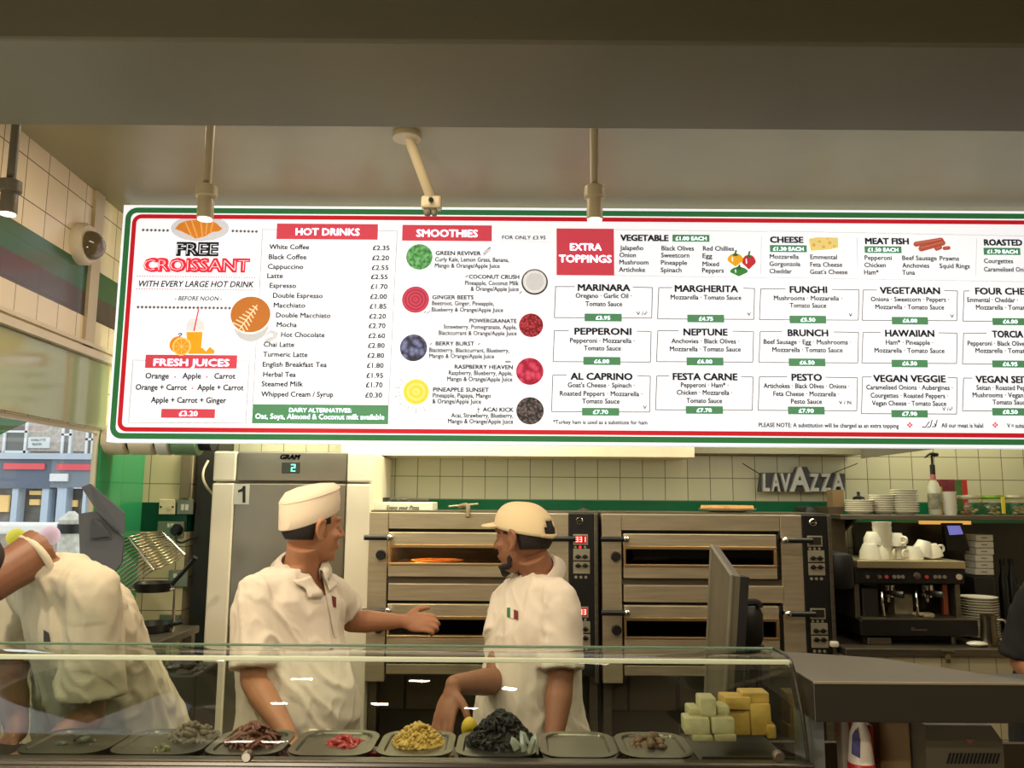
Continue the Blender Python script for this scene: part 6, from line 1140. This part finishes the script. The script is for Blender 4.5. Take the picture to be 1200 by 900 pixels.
decal(bv, [(389, 698), (394, 700), (394, 712), (390, 710)], mat('emblem_red', S(110, 34, 34), 0.7, var=0.4, scale=90), 'chest_emblem', r1, .004, 3, 4)
decal(bv, [(377, 672), (382, 670), (397, 745), (392, 747)], CL, 'button_placket', r1, .005, 2, 14)
f = MB(); c = P(377, 862, 2.66); f.sph(c, (.022, .016, .016)); f.tube([c, c + V(-.03, -.01, .012), c + V(-.05, -.005, -.03)], [.010, .012, .006], 8, 3); f.tube([c, c + V(.03, -.01, .010), c + V(.05, 0, -.04)], [.010, .012, .006], 8, 3); f.build('apron_knot', CL, r1, True)
# --- chef two: beige cap with visor, profile left, reaching over the food
fb = V(-.84, -.50, 0)
J = dict(head=P(613, 631, 2.86), neck=P(630, 668, 2.88), chest=P(624, 740, 2.87), pelvis=P(632, 880, 2.88), shL=P(657, 705, 2.74), shR=P(598, 702, 2.98), elL=P(657, 800, 2.68), wrL=P(648, 872, 2.58), elR=P(582, 798, 2.80), wrR=P(532, 802, 2.46))
r2, L, ax, bv, T2 = person('person', 'bearded person in beige peaked cap reaching down toward the sweetcorn', SK2, J, dict(face_body=fb, face=V(-.80, .58, -.04), belly=.05, cloth=CL, sleeveL=.84, sleeveR=.5, loose=.012, hem=.08, handR=(V(-.22, -.45, -.8), V(-.4, -.7, .6), V(.75, -.5, .1), .3), handL=(V(-.1, -.4, -.8), V(.9, -.3, 0), V(-.3, -.8, .2), .4), seed=2, fold=.009))
R, Fd, U = ax; hair(r2, L, ax, HAIR)
# cap: dome with an opening at the back, visor, strap, button
vs = []; fs = []; n, mm = 48, 14; c0 = L(0, -.010, .034)
for j in range(mm + 1):
    th = PI / 2 * j / mm
    for i in range(n):
        a = 2 * PI * i / n; flat = min(math.sin(th), .86) if th > 1.0 else math.sin(th)
        vs.append(c0 + R * (.088 * math.cos(th) ** .75 * math.cos(a)) + Fd * (.111 * math.cos(th) ** .75 * math.sin(a)) + U * (.097 * math.sin(th) - .010 + .022 * math.sin(a) * math.cos(th)))
for j in range(mm):
    for i in range(n):
        a = 2 * PI * (i + .5) / n + PI / 2; da = math.atan2(math.sin(a), math.cos(a)); th = (j + .5) / mm * PI / 2
        if abs(abs(da) ) < .42 and math.sin(2 * PI * (i + .5) / n) < 0 and .08 < th < .62 * math.sqrt(max(0, 1 - (da / .42) ** 2)): continue
        fs.append((j * n + i, j * n + (i + 1) % n, (j + 1) * n + (i + 1) % n, (j + 1) * n + i))
f = MB(); f.add(vs, fs); cp = f.build('peaked_cap', CAPB, r2, True, 60, solid=.004)
vz = []
for i in range(17):
    a = -1.05 + 2.1 * i / 16; s, cc = math.sin(a), math.cos(a); vz.append((s, cc))
top = [L(.084 * s, -.010 + .104 * cc, .034 - .006 + .030 * cc) for s, cc in vz]; out = [L(.088 * s, .012 + .104 * cc + .048 * max(cc, 0) ** .8, .034 + .016 - .010 * abs(s)) for s, cc in vz]
f = MB(); f.add(top + out, [(i, i + 1, i + 18, i + 17) for i in range(16)]); f.build('visor', CAPB, cp, True, 60, solid=.004)
f = MB(); f.tube([L(.044, -.104, .010), L(.0, -.118, .004), L(-.044, -.104, .010)], .006, 8, 5); f.build('strap', CAPB, cp, True); f = MB(); f.sph(L(0, -.010, .116), (.008, .008, .004)); f.build('cap_button', CAPB, cp, True)
f = MB()
b_ = lambda p, r: f.ell(L(*p), ax, r, 14, 9)
b_((0, .074, -.101), (.026, .022, .024)); b_((0, .080, -.115), (.016, .014, .016)); b_((.03, .055, -.094), (.018, .03, .012)); b_((-.03, .055, -.094), (.018, .03, .012)); b_((0, .104, -.047), (.022, .007, .005)); b_((.052, .022, -.06), (.005, .012, .032)); b_((-.052, .022, -.06), (.005, .012, .032)); b_((.043, .040, -.090), (.008, .022, .011)); b_((-.043, .040, -.090), (.008, .022, .011)); bake(f, 'beard', HAIR, r2, .004, 2)
for q, c_, nm in (([(594, 712), (598, 712), (598, 724), (594, 723)], S(40, 110, 60), 'emblem_green'), ([(598, 712), (602, 713), (602, 725), (598, 724)], S(220, 214, 200), 'emblem_white'), ([(602, 714), (607, 716), (607, 727), (602, 725)], S(120, 36, 34), 'emblem_maroon')): decal(bv, q, mat(nm, c_, 0.7), 'chest_emblem', r2, .004, 2, 3)
# --- left person bending over the case
J = dict(head=P(-46, 676, 2.12), neck=P(33, 655, 2.24), chest=P(96, 728, 2.36), pelvis=P(158, 880, 2.62), shL=P(112, 690, 2.20), shR=P(28, 684, 2.48), elL=P(103, 842, 2.22), wrL=P(62, 872, 2.10), elR=P(12, 800, 2.36), wrR=P(20, 858, 2.2), foot=V(P(170, 800, 2.75).x, 2.75, 0))
r3, L, ax, bv, T3 = person('person', 'person in cream shirt bending over the left end of the case', SK3, J, dict(face_body=V(-.80, -.60, 0), face=V(-.62, -.55, -.62), head_up=V(-.55, -.35, .80), belly=.05, cloth=CLG, sleeveL=.82, sleeveR=.8, loose=.03, hem=.10, handL=(V(-.7, -.5, -.3), V(0, -.4, .9), V(-.3, .8, .2), .5), handR=(V(-.2, -.6, -.5), V(0, -.4, .9), V(.8, -.3, .2), .5), seed=4, fold=.012, flare=.006, collar_up=-.02, band=1))
hair(r3, L, ax, HAIR)
decal(bv, [(51, 738), (57, 742), (60, 756), (51, 752)], mat('emblem_black', S(52, 48, 42), 0.7), 'chest_emblem', r3, .004, 3, 3)
# --- dark sleeve at the right edge
J = dict(head=P(1262, 600, 3.05), neck=P(1250, 640, 3.05), chest=P(1250, 720, 3.05), pelvis=P(1255, 850, 3.05), shR=P(1215, 700, 2.98), shL=P(1290, 690, 3.1), elR=P(1198, 776, 3.0), wrR=P(1225, 800, 2.85), elL=P(1310, 780, 3.05), wrL=P(1275, 800, 2.85))
r4, L, ax, bv, T4 = person('person', 'person in black top mostly cut off by the right photo edge', SK1, J, dict(face_body=V(.2, -1, 0), face=V(.5, -.8, 0), cloth=mat('black_cotton', S(26, 25, 26), 0.8), pants=mat('black_cotton', S(26, 25, 26)), sleeveR=.96, sleeveL=.96, hem=.12, handR=(V(.5, -.5, -.2), V(0, 0, 1), V(-.3, -.7, 0), .4), handL=(V(-.5, -.5, -.2), V(0, 0, 1), V(.3, -.7, 0), .4), seed=5, fold=.008))
hair(r4, L, ax, HAIR)
